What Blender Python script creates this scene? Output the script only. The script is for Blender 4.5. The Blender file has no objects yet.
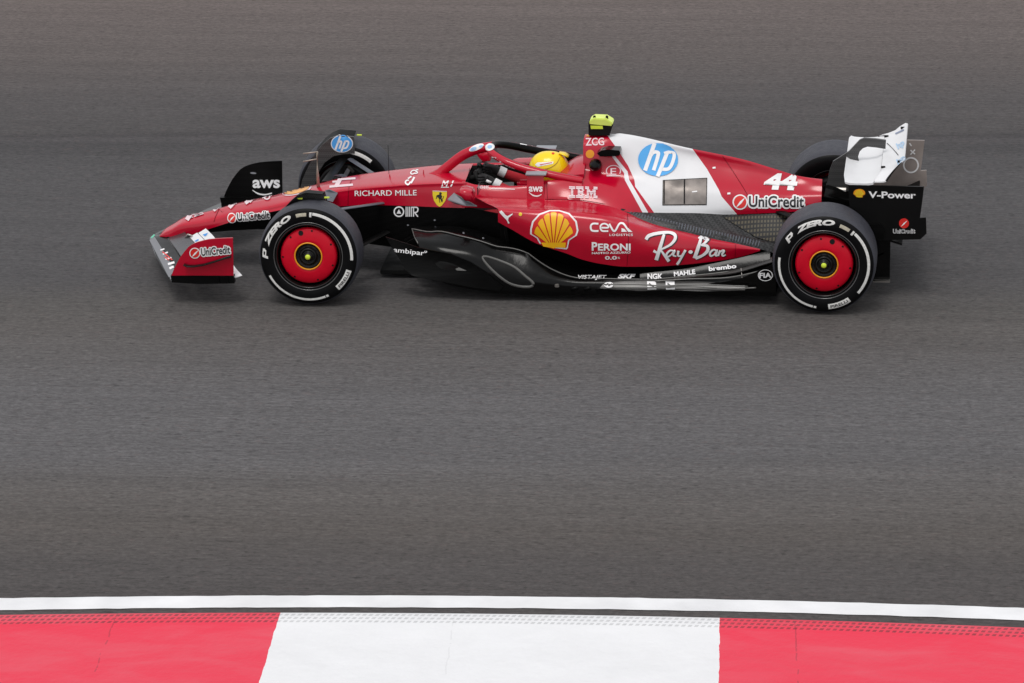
import bpy, bmesh, math, random
import numpy as np
from mathutils import Vector, Matrix
from mathutils.bvhtree import BVHTree
from mathutils.geometry import tessellate_polygon
random.seed(4)
S = bpy.context.scene
COL = S.collection
PI = math.pi
R = math.radians

# ------------------------------------------------------------------ camera
AZ, EL, RO = R(-6.86019), R(18.38765), R(-1.16912)
CAM = np.array([4.736387, -28.534252, 8.988526]); FPX = 4175.93
_f = np.array([math.sin(AZ)*math.cos(EL), math.cos(AZ)*math.cos(EL), -math.sin(EL)])
_r = np.cross(_f, [0, 0, 1]); _r /= np.linalg.norm(_r); _u = np.cross(_r, _f)
_r, _u = math.cos(RO)*_r+math.sin(RO)*_u, -math.sin(RO)*_r+math.cos(RO)*_u
cd = bpy.data.cameras.new('camera'); cam = bpy.data.objects.new('camera', cd); COL.objects.link(cam)
cd.sensor_width = 36; cd.lens = FPX/1024*36; cd.clip_start = .5; cd.clip_end = 3000
m = Matrix.Identity(4)
for i in range(3):
    m[i][0] = _r[i]; m[i][1] = _u[i]; m[i][2] = -_f[i]; m[i][3] = CAM[i]
cam.matrix_world = m
S.camera = cam

# ------------------------------------------------------------------ daylight
w = bpy.data.worlds.new('World'); S.world = w; w.use_nodes = True
nt = w.node_tree; nt.nodes.clear()
out = nt.nodes.new('ShaderNodeOutputWorld'); bg = nt.nodes.new('ShaderNodeBackground')
sky = nt.nodes.new('ShaderNodeTexSky'); sky.sky_type = 'NISHITA'; sky.sun_disc = False
sky.sun_elevation = R(68); sky.sun_rotation = R(202); sky.dust_density = 3; sky.air_density = 1.0
hs = nt.nodes.new('ShaderNodeHueSaturation'); hs.inputs['Saturation'].default_value = .16
mx = nt.nodes.new('ShaderNodeMix'); mx.data_type = 'RGBA'; mx.inputs['Factor'].default_value = .55
mx.inputs['B'].default_value = (8.6, 8.7, 9.0, 1)          # even cloud cover in front of the blue
nt.links.new(sky.outputs[0], hs.inputs['Color']); nt.links.new(hs.outputs[0], mx.inputs['A'])
nt.links.new(mx.outputs['Result'], bg.inputs['Color']); nt.links.new(bg.outputs[0], out.inputs[0])
bg.inputs['Strength'].default_value = .108
sd = bpy.data.lights.new('sun', 'SUN'); sd.energy = .95; sd.angle = R(20); sd.color = (1, .97, .93)
sun = bpy.data.objects.new('sun', sd); COL.objects.link(sun)
sun.rotation_euler = (R(20), R(-8), 0)                     # light from high on the camera side
S.view_settings.view_transform = 'Standard'; S.view_settings.look = 'None'
S.view_settings.gamma = 1; S.view_settings.use_curve_mapping = False
S.view_settings.exposure = .12

# ------------------------------------------------------------------ geometry helpers
def W(px, py, Y):
    """point on the lengthwise plane y = Y that lies along a sight line"""
    d = _f+_r*(px-512)/FPX-_u*(py-341.5)/FPX
    return CAM+d*(Y-CAM[1])/d[1]
def G(px, py, Z=0.):
    d = _f+_r*(px-512)/FPX-_u*(py-341.5)/FPX
    return CAM+d*(Z-CAM[2])/d[2]
def WL(pts):                                                # list of (px,py,Y) -> (x, half width, z)
    o = []
    for p in pts:
        q = W(*p); o.append((q[0], -q[1], q[2]))
    return o
def pchip(xs, ys, xq):
    xs = np.asarray(xs, float); ys = np.asarray(ys, float)
    h = np.diff(xs); d = np.diff(ys)/h; n = len(xs)
    mm = np.zeros(n)
    if n == 2: mm[:] = d[0]
    else:
        for i in range(1, n-1):
            if d[i-1]*d[i] > 0:
                w1 = 2*h[i]+h[i-1]; w2 = h[i]+2*h[i-1]
                mm[i] = (w1+w2)/(w1/d[i-1]+w2/d[i])
        mm[0] = d[0]; mm[-1] = d[-1]
    xq = np.clip(xq, xs[0], xs[-1])
    k = np.clip(np.searchsorted(xs, xq)-1, 0, n-2)
    t = (xq-xs[k])/h[k]
    return ((1+2*t)*(1-t)**2)*ys[k]+t*(1-t)**2*h[k]*mm[k]+t*t*(3-2*t)*ys[k+1]+t*t*(t-1)*h[k]*mm[k+1]
def line(pts, n, common=None):
    p = np.array(pts, float)
    x = p[:, 0]
    xq = np.linspace(x[0], x[-1], n) if common is None else np.linspace(max(common[0], -1e9), common[1], n)
    return np.stack([xq, pchip(x, p[:, 1], xq), pchip(x, p[:, 2], xq)], -1)
def surf(lines, nx=60, sub=4, sharp=(), common=None):
    """grid through feature lines; smooth across them except at the sharp ones. returns grid, segment index per row"""
    L = [line(l, nx, common) for l in lines]
    rows = []; seg = []
    cuts = [0]+sorted(sharp)+[len(L)-1]
    for a, b in zip(cuts[:-1], cuts[1:]):
        for k in range(a, b):
            p1, p2 = L[k], L[k+1]
            p0 = L[k-1] if k > a else 2*p1-p2
            p3 = L[k+2] if k+1 < b else 2*p2-p1
            for j in range(sub):
                t = j/sub
                rows.append(.5*((2*p1)+(p2-p0)*t+(2*p0-5*p1+4*p2-p3)*t*t+(-p0+3*p1-3*p2+p3)*t**3)); seg.append(k)
    rows.append(L[-1])
    return rows, seg
def grid_bm(bm, rows, seg=None, mats=None, side=0, closed_ends=False, capmat=0):
    """side -1: near (y=-h), +1 far; rows hold (x,h,z)"""
    V = [[bm.verts.new((p[0], side*p[1] if side else p[1], p[2])) for p in r] for r in rows]
    for i in range(len(V)-1):
        for j in range(len(V[0])-1):
            q = [V[i][j], V[i][j+1], V[i+1][j+1], V[i+1][j]]
            if side > 0: q.reverse()
            try:
                f = bm.faces.new(q)
                f.material_index = mats[seg[i]] if mats else 0; f.smooth = True
            except ValueError: pass
    return V
def clean(bm, d=1e-4):
    bmesh.ops.remove_doubles(bm, verts=bm.verts, dist=d)
    bmesh.ops.dissolve_degenerate(bm, dist=1e-5, edges=bm.edges)
    bmesh.ops.recalc_face_normals(bm, faces=bm.faces)
def obj(name, bm, mats, parent=None, smooth=None, **props):
    me = bpy.data.meshes.new(name)
    if smooth is not None:
        for f in bm.faces: f.smooth = smooth
    bm.to_mesh(me); bm.free()
    for mt in (mats if isinstance(mats, (list, tuple)) else [mats]): me.materials.append(mt)
    o = bpy.data.objects.new(name, me); COL.objects.link(o)
    if parent: o.parent = parent
    for k, v in props.items(): o[k] = v
    return o
def smooth_angle(o, deg=35):
    me = o.data
    bm = bmesh.new(); bm.from_mesh(me)
    for f in bm.faces: f.smooth = True
    for e in bm.edges:
        if len(e.link_faces) == 2 and e.calc_face_angle(0) > R(deg): e.smooth = False
    bm.to_mesh(me); bm.free(); return o
def flip_copy(o, name=None, parent=None):
    """mirror-image part for the far side"""
    me = o.data.copy(); me.transform(Matrix.Diagonal((1, -1, 1, 1))); me.flip_normals()
    c = bpy.data.objects.new(name or o.name.split('.')[0], me); COL.objects.link(c); c.parent = parent or o.parent
    return c
def plate_bm(pts, th, bm=None, n=(0, 1, 0), bev=0):
    """closed outline of 3d points given thickness along n (into the far direction)"""
    bm = bm or bmesh.new()
    a = [bm.verts.new(p) for p in pts]
    b = [bm.verts.new(Vector(p)+Vector(n)*th) for p in pts]
    k = len(a)
    for i0, i1, i2 in tessellate_polygon([[Vector(p) for p in pts]]):
        bm.faces.new([a[i0], a[i1], a[i2]]); bm.faces.new([b[i2], b[i1], b[i0]])
    for i in range(k): bm.faces.new([a[i], b[i], b[(i+1) % k], a[(i+1) % k]])
    bmesh.ops.recalc_face_normals(bm, faces=bm.faces)
    return bm
def cr(pts, n, closed=False):
    p = np.array(pts, float); k = len(p); o = []
    rng = range(k) if closed else range(k-1)
    for i in rng:
        if closed: a, b, c, d = p[(i-1) % k], p[i], p[(i+1) % k], p[(i+2) % k]
        else: a, b, c, d = p[max(i-1, 0)], p[i], p[i+1], p[min(i+2, k-1)]
        for j in range(n):
            t = j/n
            o.append(.5*((2*b)+(c-a)*t+(2*a-5*b+4*c-d)*t*t+(-a+3*b-3*c+d)*t**3))
    if not closed: o.append(p[-1])
    return np.array(o)
def tube_bm(path, rad, bm=None, n=12, closed=False, up=(0, 0, 1), mi=None):
    """path of points, rad = scalar | list of (ra,rb): half width sideways and along up"""
    bm = bm or bmesh.new(); P = [Vector(p) for p in path]; k = len(P); rings = []
    for i in range(k):
        a = P[(i-1) % k] if closed or i > 0 else P[0]; b = P[(i+1) % k] if closed or i < k-1 else P[-1]
        t = (b-a).normalized(); upv = Vector(up)
        s = t.cross(upv)
        if s.length < 1e-3: s = t.cross(Vector((0, 1, 0)))
        s.normalize(); v = s.cross(t).normalized()
        rr = rad[i] if isinstance(rad, list) else rad
        ra, rb = (rr if isinstance(rr, (tuple, list, np.ndarray)) else (rr, rr))
        rings.append([bm.verts.new(P[i]+s*ra*math.cos(2*PI*j/n)+v*rb*math.sin(2*PI*j/n)) for j in range(n)])
    for i in range(k if closed else k-1):
        A, B = rings[i], rings[(i+1) % k]
        for j in range(n):
            f = bm.faces.new([A[j], A[(j+1) % n], B[(j+1) % n], B[j]]); f.smooth = True
            if mi: f.material_index = mi(j, n)
    if not closed:
        bm.faces.new(list(reversed(rings[0]))); bm.faces.new(rings[-1])
    bmesh.ops.recalc_face_normals(bm, faces=bm.faces)
    return bm
def box_bm(c, s, bm=None, rot=None, bev=0.):
    b2 = bmesh.new(); bmesh.ops.create_cube(b2, size=1)
    for v in b2.verts: v.co = Vector((v.co.x*s[0], v.co.y*s[1], v.co.z*s[2]))
    if bev: bmesh.ops.bevel(b2, geom=b2.edges[:], offset=bev, segments=2, affect='EDGES')
    if rot: bmesh.ops.rotate(b2, verts=b2.verts, matrix=rot)
    for v in b2.verts: v.co += Vector(c)
    if bm is None: return b2
    me = bpy.data.meshes.new('t'); b2.to_mesh(me); b2.free(); bm.from_mesh(me); bpy.data.meshes.remove(me)
    return bm
def lathe_bm(prof, n=96, bm=None, mats=None):
    """profile (r, y) turned about the y axis"""
    bm = bm or bmesh.new(); rings = []
    for r, y in prof:
        if r < 1e-5: rings.append([bm.verts.new((0, y, 0))])
        else: rings.append([bm.verts.new((r*math.cos(2*PI*j/n), y, r*math.sin(2*PI*j/n))) for j in range(n)])
    for i in range(len(prof)-1):
        A, B = rings[i], rings[i+1]
        for j in range(n):
            j2 = (j+1) % n
            if len(A) == 1 and len(B) == 1: continue
            if len(A) == 1: q = [A[0], B[j2], B[j]]
            elif len(B) == 1: q = [A[j], A[j2], B[0]]
            else: q = [A[j], A[j2], B[j2], B[j]]
            f = bm.faces.new(q); f.smooth = True
            if mats: f.material_index = mats[i]
    bmesh.ops.recalc_face_normals(bm, faces=bm.faces)
    return bm

# ------------------------------------------------------------------ materials
def node_mat(name):
    mt = bpy.data.materials.new(name); mt.use_nodes = True
    return mt, mt.node_tree, mt.node_tree.nodes['Principled BSDF']
def paint(name, col, rough=.35, metal=0., coat=0., spec=.5, var=.06, scale=9, bump=0., bscale=200, coatr=.08):
    mt, t, b = node_mat(name)
    b.inputs['Metallic'].default_value = metal; b.inputs['Specular IOR Level'].default_value = spec
    b.inputs['Coat Weight'].default_value = coat; b.inputs['Coat Roughness'].default_value = coatr
    tc = t.nodes.new('ShaderNodeTexCoord'); no = t.nodes.new('ShaderNodeTexNoise')
    no.inputs['Scale'].default_value = scale; no.inputs['Detail'].default_value = 5
    t.links.new(tc.outputs['Object'], no.inputs['Vector'])
    mr = t.nodes.new('ShaderNodeMapRange'); mr.inputs['From Min'].default_value = .3; mr.inputs['From Max'].default_value = .7
    mr.inputs['To Min'].default_value = 1-var; mr.inputs['To Max'].default_value = 1+var
    t.links.new(no.outputs['Fac'], mr.inputs['Value'])
    vm = t.nodes.new('ShaderNodeVectorMath'); vm.operation = 'SCALE'; vm.inputs[0].default_value = col
    t.links.new(mr.outputs[0], vm.inputs['Scale']); t.links.new(vm.outputs[0], b.inputs['Base Color'])
    m2 = t.nodes.new('ShaderNodeMapRange'); m2.inputs['From Min'].default_value = .3; m2.inputs['From Max'].default_value = .7
    m2.inputs['To Min'].default_value = rough*.85; m2.inputs['To Max'].default_value = rough*1.2
    t.links.new(no.outputs['Fac'], m2.inputs['Value']); t.links.new(m2.outputs[0], b.inputs['Roughness'])
    if bump:
        n2 = t.nodes.new('ShaderNodeTexNoise'); n2.inputs['Scale'].default_value = bscale; n2.inputs['Detail'].default_value = 4
        t.links.new(tc.outputs['Object'], n2.inputs['Vector'])
        bp = t.nodes.new('ShaderNodeBump'); bp.inputs['Strength'].default_value = bump; bp.inputs['Distance'].default_value = .01
        t.links.new(n2.outputs['Fac'], bp.inputs['Height']); t.links.new(bp.outputs[0], b.inputs['Normal'])
    return mt
RED = paint('red_paint', (.49, .0005, .021), .5, spec=.02, coat=1., coatr=.17, var=.05)
RED.node_tree.nodes['Principled BSDF'].inputs['Coat IOR'].default_value = 1.52
COVER = paint('wheel_cover_red', (.61, .0012, .018), .36, spec=.25, var=.07, scale=14)
WHITE = paint('white_paint', (.78, .78, .79), .35, var=.02)
DECALW = paint('white_lettering', (.90, .89, .89), .4, var=.03)
DECALP = paint('pale_lettering', (.80, .62, .65), .4, var=.05)
DECALK = paint('black_lettering', (.012, .011, .012), .4)
DECALR = paint('red_lettering', (.72, .02, .015), .4)
DECALY = paint('yellow_lettering', (.85, .58, .02), .4)
DECALO = paint('orange_lettering', (.85, .33, .01), .4)
DECALB = paint('blue_lettering', (.06, .30, .72), .4)
PALEBLUE = paint('pale_blue_lettering', (.33, .55, .80), .4)
YELLOW = paint('helmet_yellow', (.98, .70, .006), .3, spec=.3, coat=.5)
LIME = paint('signal_yellow', (.70, .85, .06), .4)
GREYM = paint('bare_grey', (.30, .31, .34), .35, metal=.3)
SILVER = paint('titanium', (.45, .43, .40), .3, metal=.9)
BRASS = paint('sensor_metal', (.42, .36, .30), .35, metal=.5)
BLACK = paint('matte_black', (.005, .005, .005), .6, spec=.2)
GLOVE = paint('glove_fabric', (.015, .014, .015), .8, bump=.3, bscale=150)
SUIT = paint('suit_fabric', (.42, .008, .02), .75, bump=.3, bscale=150)
TREAD = paint('tyre_tread', (.040, .041, .053), .58, spec=.5, var=.12, scale=25, bump=.35, bscale=120)
WALL = paint('tyre_sidewall', (.004, .004, .0045), .42, spec=.10)
RIM = paint('rim_black', (.005, .005, .005), .2, spec=.5)
CREAM = paint('tyre_white', (.76, .75, .72), .5, var=.12, scale=60)
VISOR = paint('visor', (.02, .02, .03), .08, metal=.6)
BEIGE = paint('faded_label', (.50, .46, .36), .5, var=.2, scale=60)

def carbon(name, base=.013, rough=.33, weave=90., amt=.35, spec=.5):
    mt, t, b = node_mat(name); b.inputs['Specular IOR Level'].default_value = spec
    tc = t.nodes.new('ShaderNodeTexCoord'); mp = t.nodes.new('ShaderNodeMapping')
    mp.inputs['Rotation'].default_value = (R(20), 0, R(45)); mp.inputs['Scale'].default_value = (weave,)*3
    ck = t.nodes.new('ShaderNodeTexChecker'); ck.inputs['Scale'].default_value = 1
    ck.inputs['Color1'].default_value = (base*(1+amt),)*3+(1,); ck.inputs['Color2'].default_value = (base*(1-amt),)*3+(1,)
    t.links.new(tc.outputs['Object'], mp.inputs[0]); t.links.new(mp.outputs[0], ck.inputs['Vector'])
    t.links.new(ck.outputs['Color'], b.inputs['Base Color'])
    no = t.nodes.new('ShaderNodeTexNoise'); no.inputs['Scale'].default_value = 7; no.inputs['Detail'].default_value = 6
    t.links.new(tc.outputs['Object'], no.inputs['Vector'])
    mr = t.nodes.new('ShaderNodeMapRange'); mr.inputs['To Min'].default_value = rough*.6; mr.inputs['To Max'].default_value = rough*1.5
    t.links.new(no.outputs['Fac'], mr.inputs['Value']); t.links.new(mr.outputs[0], b.inputs['Roughness'])
    bp = t.nodes.new('ShaderNodeBump'); bp.inputs['Strength'].default_value = .25; bp.inputs['Distance'].default_value = .01
    t.links.new(no.outputs['Fac'], bp.inputs['Height']); t.links.new(bp.outputs[0], b.inputs['Normal'])
    return mt
CARBON = carbon('carbon_fibre', .003, .35, spec=.10); DECK = carbon('carbon_deck', .017, .38, 52, .9)
CARBONG = carbon('carbon_gloss', .0025, .15, 90, .3, spec=.20)

def mesh_mat(name):
    """honeycomb-like exit mesh: thin pale strands over dark gaps"""
    mt, t, b = node_mat(name)
    tc = t.nodes.new('ShaderNodeTexCoord'); sp = t.nodes.new('ShaderNodeSeparateXYZ'); t.links.new(tc.outputs['Object'], sp.inputs[0])
    prev = None
    for ax in (0, 2):
        a = t.nodes.new('ShaderNodeMath'); a.operation = 'MULTIPLY'; a.inputs[1].default_value = 44
        t.links.new(sp.outputs[ax], a.inputs[0])
        fr = t.nodes.new('ShaderNodeMath'); fr.operation = 'FRACT'; t.links.new(a.outputs[0], fr.inputs[0])
        g = t.nodes.new('ShaderNodeMath'); g.operation = 'GREATER_THAN'; g.inputs[1].default_value = .42; t.links.new(fr.outputs[0], g.inputs[0])
        if prev:
            mm_ = t.nodes.new('ShaderNodeMath'); mm_.operation = 'MINIMUM'; t.links.new(prev.outputs[0], mm_.inputs[0]); t.links.new(g.outputs[0], mm_.inputs[1]); prev = mm_
        else: prev = g
    c = t.nodes.new('ShaderNodeMix'); c.data_type = 'RGBA'; c.inputs['A'].default_value = (.006, .006, .006, 1); c.inputs['B'].default_value = (.085, .072, .045, 1)
    t.links.new(prev.outputs[0], c.inputs['Factor']); t.links.new(c.outputs['Result'], b.inputs['Base Color'])
    b.inputs['Roughness'].default_value = .5
    return mt
MESH = mesh_mat('exit_mesh')

# ------------------------------------------------------------------ track, line, kerb
def asphalt():
    mt, t, b = node_mat('asphalt'); N = t.nodes; Lk = t.links.new
    tc = N.new('ShaderNodeTexCoord')
    def noise(sx, sy, detail=6, rough=.6, dist=0):
        mp = N.new('ShaderNodeMapping'); mp.inputs['Scale'].default_value = (sx, sy, 1); Lk(tc.outputs['Object'], mp.inputs[0])
        no = N.new('ShaderNodeTexNoise'); no.inputs['Scale'].default_value = 1; no.inputs['Detail'].default_value = detail
        no.inputs['Roughness'].default_value = rough; no.inputs['Distortion'].default_value = dist
        Lk(mp.outputs[0], no.inputs['Vector']); return no.outputs['Fac']
    def rng(v, lo, hi, a=.3, c=.7):
        mr = N.new('ShaderNodeMapRange'); mr.inputs['From Min'].default_value = a; mr.inputs['From Max'].default_value = c
        mr.inputs['To Min'].default_value = lo; mr.inputs['To Max'].default_value = hi; Lk(v, mr.inputs['Value']); return mr.outputs[0]
    def mul(a, c):
        q = N.new('ShaderNodeMath'); q.operation = 'MULTIPLY'; Lk(a, q.inputs[0]); Lk(c, q.inputs[1]); return q.outputs[0]
    sp = N.new('ShaderNodeSeparateXYZ'); Lk(tc.outputs['Object'], sp.inputs[0])
    wob = rng(noise(.12, .8, 4), -.13, .13)
    sl = N.new('ShaderNodeMath'); sl.operation = 'MULTIPLY_ADD'; sl.inputs[1].default_value = -.045; Lk(sp.outputs[0], sl.inputs[0]); Lk(sp.outputs[1], sl.inputs[2])
    ad = N.new('ShaderNodeMath'); ad.operation = 'ADD'; Lk(sl.outputs[0], ad.inputs[0]); Lk(wob, ad.inputs[1])
    yy = N.new('ShaderNodeMapRange'); yy.inputs['From Min'].default_value = -8; yy.inputs['From Max'].default_value = 10; Lk(ad.outputs[0], yy.inputs['Value'])
    cr_ = N.new('ShaderNodeValToRGB'); Lk(yy.outputs[0], cr_.inputs[0])
    # colour of the laid surface across the width: rubbered lanes grey, outer lane browner
    st = [(0.000, (0.0770, 0.0698, 0.0698)), (0.095, (0.0770, 0.0698, 0.0681)), (0.112, (0.0808, 0.0734, 0.0716)), (0.148, (0.0968, 0.0866, 0.0808)), (0.180, (0.1078, 0.0990, 0.0948)), (0.220, (0.1146, 0.1100, 0.1123)), (0.284, (0.1146, 0.1100, 0.1123)), (0.358, (0.1011, 0.0927, 0.0886)), (0.392, (0.0886, 0.0826, 0.0789)), (0.427, (0.0789, 0.0752, 0.0770)), (0.480, (0.0808, 0.0770, 0.0789)), (0.539, (0.0807, 0.0771, 0.0789)), (0.600, (0.0735, 0.0700, 0.0717)), (0.609, (0.0618, 0.0587, 0.0602)), (0.622, (0.0602, 0.0571, 0.0587)), (0.628, (0.0735, 0.0683, 0.0700)), (0.634, (0.0717, 0.0666, 0.0683)), (0.637, (0.0541, 0.0497, 0.0512)), (0.641, (0.0735, 0.0683, 0.0683)), (0.700, (0.0826, 0.0753, 0.0753)), (0.772, (0.1078, 0.0927, 0.0886)), (0.891, (0.1367, 0.1123, 0.1055)), (1.000, (0.1446, 0.1193, 0.1123))]
    e = cr_.color_ramp.elements
    while len(e) < len(st): e.new(.5)
    for i, (p, c) in enumerate(st): e[i].position = p; e[i].color = c+(1,)
    g = mul(rng(noise(13, 30, 2, .6), .82, 1.18), rng(noise(30, 42, 2, .7), .78, 1.22))
    g = mul(g, rng(noise(.5, 4.5, 5, .65), .93, 1.07)); g = mul(g, rng(noise(3.5, 26, 3, .6), .90, 1.06)); g = mul(g, rng(noise(.08, 3.2, 4, .7), .91, 1.05))
    g = mul(g, rng(noise(15, 30, 1, .5), .66, .985, .28, .37))
    sc = N.new('ShaderNodeVectorMath'); sc.operation = 'SCALE'; Lk(cr_.outputs[0], sc.inputs[0]); Lk(g, sc.inputs['Scale'])
    # scattered reddish and dark chips of stone
    mp = N.new('ShaderNodeMapping'); mp.inputs['Scale'].default_value = (26, 60, 1); Lk(tc.outputs['Object'], mp.inputs[0])
    vo = N.new('ShaderNodeTexVoronoi'); vo.inputs['Scale'].default_value = 1; Lk(mp.outputs[0], vo.inputs['Vector'])
    sx = N.new('ShaderNodeSeparateColor'); Lk(vo.outputs['Color'], sx.inputs[0])
    gt = N.new('ShaderNodeMath'); gt.operation = 'GREATER_THAN'; gt.inputs[1].default_value = .975; Lk(sx.outputs[0], gt.inputs[0])
    hf = N.new('ShaderNodeMath'); hf.operation = 'MULTIPLY'; hf.inputs[1].default_value = .22; Lk(gt.outputs[0], hf.inputs[0])
    mc = N.new('ShaderNodeMix'); mc.data_type = 'RGBA'; Lk(hf.outputs[0], mc.inputs['Factor']); Lk(sc.outputs[0], mc.inputs['A'])
    mc.inputs['B'].default_value = (.15, .11, .105, 1)
    Lk(mc.outputs['Result'], b.inputs['Base Color'])
    b.inputs['Roughness'].default_value = .85; b.inputs['Specular IOR Level'].default_value = .25
    bp = N.new('ShaderNodeBump'); bp.inputs['Strength'].default_value = .5; bp.inputs['Distance'].default_value = .01
    Lk(noise(90, 140, 3, .8), bp.inputs['Height']); Lk(bp.outputs[0], b.inputs['Normal'])
    return mt
bm = bmesh.new()
for a, b_ in (((-600, -6.0), (600, 600)),):
    bm.faces.new([bm.verts.new(p) for p in ((-600, -300, 0), (600, -300, 0), (600, 600, 0), (-600, 600, 0))])
obj('track', bm, asphalt(), kind='structure')

def edge(px_list):                                          # ground line through a few sighted points -> y(x) quadratic
    q = np.array([G(*p) for p in px_list]); return np.polyfit(q[:, 0], q[:, 1], 2)
LN0 = edge([(0, 599), (140, 596.8), (400, 596), (700, 600), (1024, 608.5)])
LN1 = edge([(0, 611), (140, 608.7), (400, 608.2), (640, 610.2), (760, 612.8), (1024, 620.8)])
KB0 = np.array([G(*p, .024) for p in [(0, 614.4), (140, 612.8), (275, 612.3), (400, 612.4), (540, 613.7), (640, 615.5), (720, 617.6), (1024, 627)]])
KB0 = np.polyfit(KB0[:, 0], KB0[:, 1], 2)
bm = bmesh.new(); xs = np.linspace(-14, 18, 400); v = []
rnd = random.Random(2)
for x in xs:
    j = rnd.uniform(-.004, .004)
    v.append((bm.verts.new((x, np.polyval(LN0, x)+j, .004)), bm.verts.new((x, np.polyval(LN1, x)+rnd.uniform(-.004, .004), .004))))
for a, b_ in zip(v, v[1:]): bm.faces.new([a[1], b_[1], b_[0], a[0]])
LINEM = paint('line_paint', (.78, .78, .79), .6, var=.09, scale=3, bump=.25, bscale=90)
obj('edge_line', bm, LINEM, kind='structure')

def kerb_mat():
    mt, t, b = node_mat('kerb_paint'); N = t.nodes; Lk = t.links.new
    uv = N.new('ShaderNodeUVMap'); sp = N.new('ShaderNodeSeparateXYZ'); Lk(uv.outputs[0], sp.inputs[0])
    tc = N.new('ShaderNodeTexCoord')
    def M(op, a, c=None):
        q = N.new('ShaderNodeMath'); q.operation = op
        for i, v_ in enumerate((a, c)):
            if v_ is None: continue
            if isinstance(v_, (int, float)): q.inputs[i].default_value = v_
            else: Lk(v_, q.inputs[i])
        return q.outputs[0]
    U, V = sp.outputs[0], sp.outputs[1]
    def noise(s, d=5, dist=0, vec=None):
        no = N.new('ShaderNodeTexNoise'); no.inputs['Scale'].default_value = s; no.inputs['Detail'].default_value = d
        no.inputs['Distortion'].default_value = dist
        Lk(vec or tc.outputs['Object'], no.inputs['Vector']); return no.outputs['Fac']
    wob = M('MULTIPLY', M('SUBTRACT', noise(6), .5), .03)
    # boundaries run slightly askew; period 5.15 m, white first half
    ph = M('ADD', M('SUBTRACT', U, M('MULTIPLY', V, .055)), wob)
    per = M('FRACT', M('DIVIDE', M('SUBTRACT', ph, .75), 5.01))
    white = M('LESS_THAN', per, .5)
    c = N.new('ShaderNodeMix'); c.data_type = 'RGBA'; Lk(white, c.inputs['Factor'])
    c.inputs['A'].default_value = (.76, .018, .058, 1); c.inputs['B'].default_value = (.80, .80, .81, 1)
    # worn patches: paler, slightly dusty
    wr = N.new('ShaderNodeMapRange'); wr.inputs['From Min'].default_value = .45; wr.inputs['From Max'].default_value = .8
    wr.inputs['To Max'].default_value = .38
    mp = N.new('ShaderNodeMapping'); mp.inputs['Scale'].default_value = (1.0, 2.6, 1); Lk(tc.outputs['Object'], mp.inputs[0])
    Lk(noise(1.6, 8, .8, mp.outputs[0]), wr.inputs['Value'])
    c2 = N.new('ShaderNodeMix'); c2.data_type = 'RGBA'; Lk(wr.outputs[0], c2.inputs['Factor']); Lk(c.outputs['Result'], c2.inputs['A'])
    c2.inputs['B'].default_value = (.70, .13, .17, 1)
    c3 = N.new('ShaderNodeMix'); c3.data_type = 'RGBA'; Lk(white, c3.inputs['Factor']); Lk(c2.outputs['Result'], c3.inputs['A'])
    gr = N.new('ShaderNodeVectorMath'); gr.operation = 'SCALE'; gr.inputs[0].default_value = (.80, .80, .81)
    g2 = N.new('ShaderNodeMapRange'); g2.inputs['To Min'].default_value = .90; g2.inputs['To Max'].default_value = 1.05; Lk(noise(3, 8, .5), g2.inputs['Value'])
    Lk(g2.outputs[0], gr.inputs['Scale']); Lk(gr.outputs[0], c3.inputs['B'])
    # three rows of small pits along the track-side rim
    fu = M('FRACT', M('DIVIDE', M('ADD', U, M('MULTIPLY', V, .25)), .037)); fv = M('FRACT', M('DIVIDE', M('SUBTRACT', V, .012), .054))
    pit = M('MULTIPLY', M('MULTIPLY', M('GREATER_THAN', fu, .42), M('GREATER_THAN', fv, .42)), M('MULTIPLY', M('LESS_THAN', V, .174), M('GREATER_THAN', V, .02)))
    pit = M('MULTIPLY', pit, M('ADD', .45, M('MULTIPLY', noise(17), 1.0)))
    # joints between the cast sections
    jt = M('LESS_THAN', M('ABSOLUTE', M('SUBTRACT', M('FRACT', M('DIVIDE', M('ADD', M('SUBTRACT', U, M('MULTIPLY', V, .07)), M('ADD', wob, 1.15)), 1.93)), .5)), .0022)
    jt = M('MULTIPLY', jt, M('GREATER_THAN', noise(9), .47))
    pf = N.new('ShaderNodeMix'); pf.data_type = 'FLOAT'; Lk(white, pf.inputs['Factor']); pf.inputs['A'].default_value = .40; pf.inputs['B'].default_value = .72
    dk = M('SUBTRACT', 1.0, M('MULTIPLY', pit, M('SUBTRACT', 1.0, pf.outputs[0])))
    dk = M('MULTIPLY', dk, M('SUBTRACT', 1.0, M('MULTIPLY', jt, M('SUBTRACT', .3, M('MULTIPLY', white, .22)))))
    fin = N.new('ShaderNodeVectorMath'); fin.operation = 'SCALE'; Lk(c3.outputs['Result'], fin.inputs[0]); Lk(dk, fin.inputs['Scale'])
    Lk(fin.outputs[0], b.inputs['Base Color']); b.inputs['Roughness'].default_value = .5
    hgt = M('SUBTRACT', noise(14, 8), M('MULTIPLY', pit, .6))
    bp = N.new('ShaderNodeBump'); bp.inputs['Strength'].default_value = .35; bp.inputs['Distance'].default_value = .02
    Lk(hgt, bp.inputs['Height']); Lk(bp.outputs[0], b.inputs['Normal'])
    return mt
bm = bmesh.new(); uvl = bm.loops.layers.uv.new('UVMap')
prof = [(0, .0), (0.003, .022), (.02, .028), (.185, .034), (.195, .031), (.6, .046), (1.2, .055), (1.9, .06), (2.2, .05), (2.22, 0)]
V = []
for x in xs:
    y0 = np.polyval(KB0, x); V.append([bm.verts.new((x, y0-d, z)) for d, z in prof])
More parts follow.
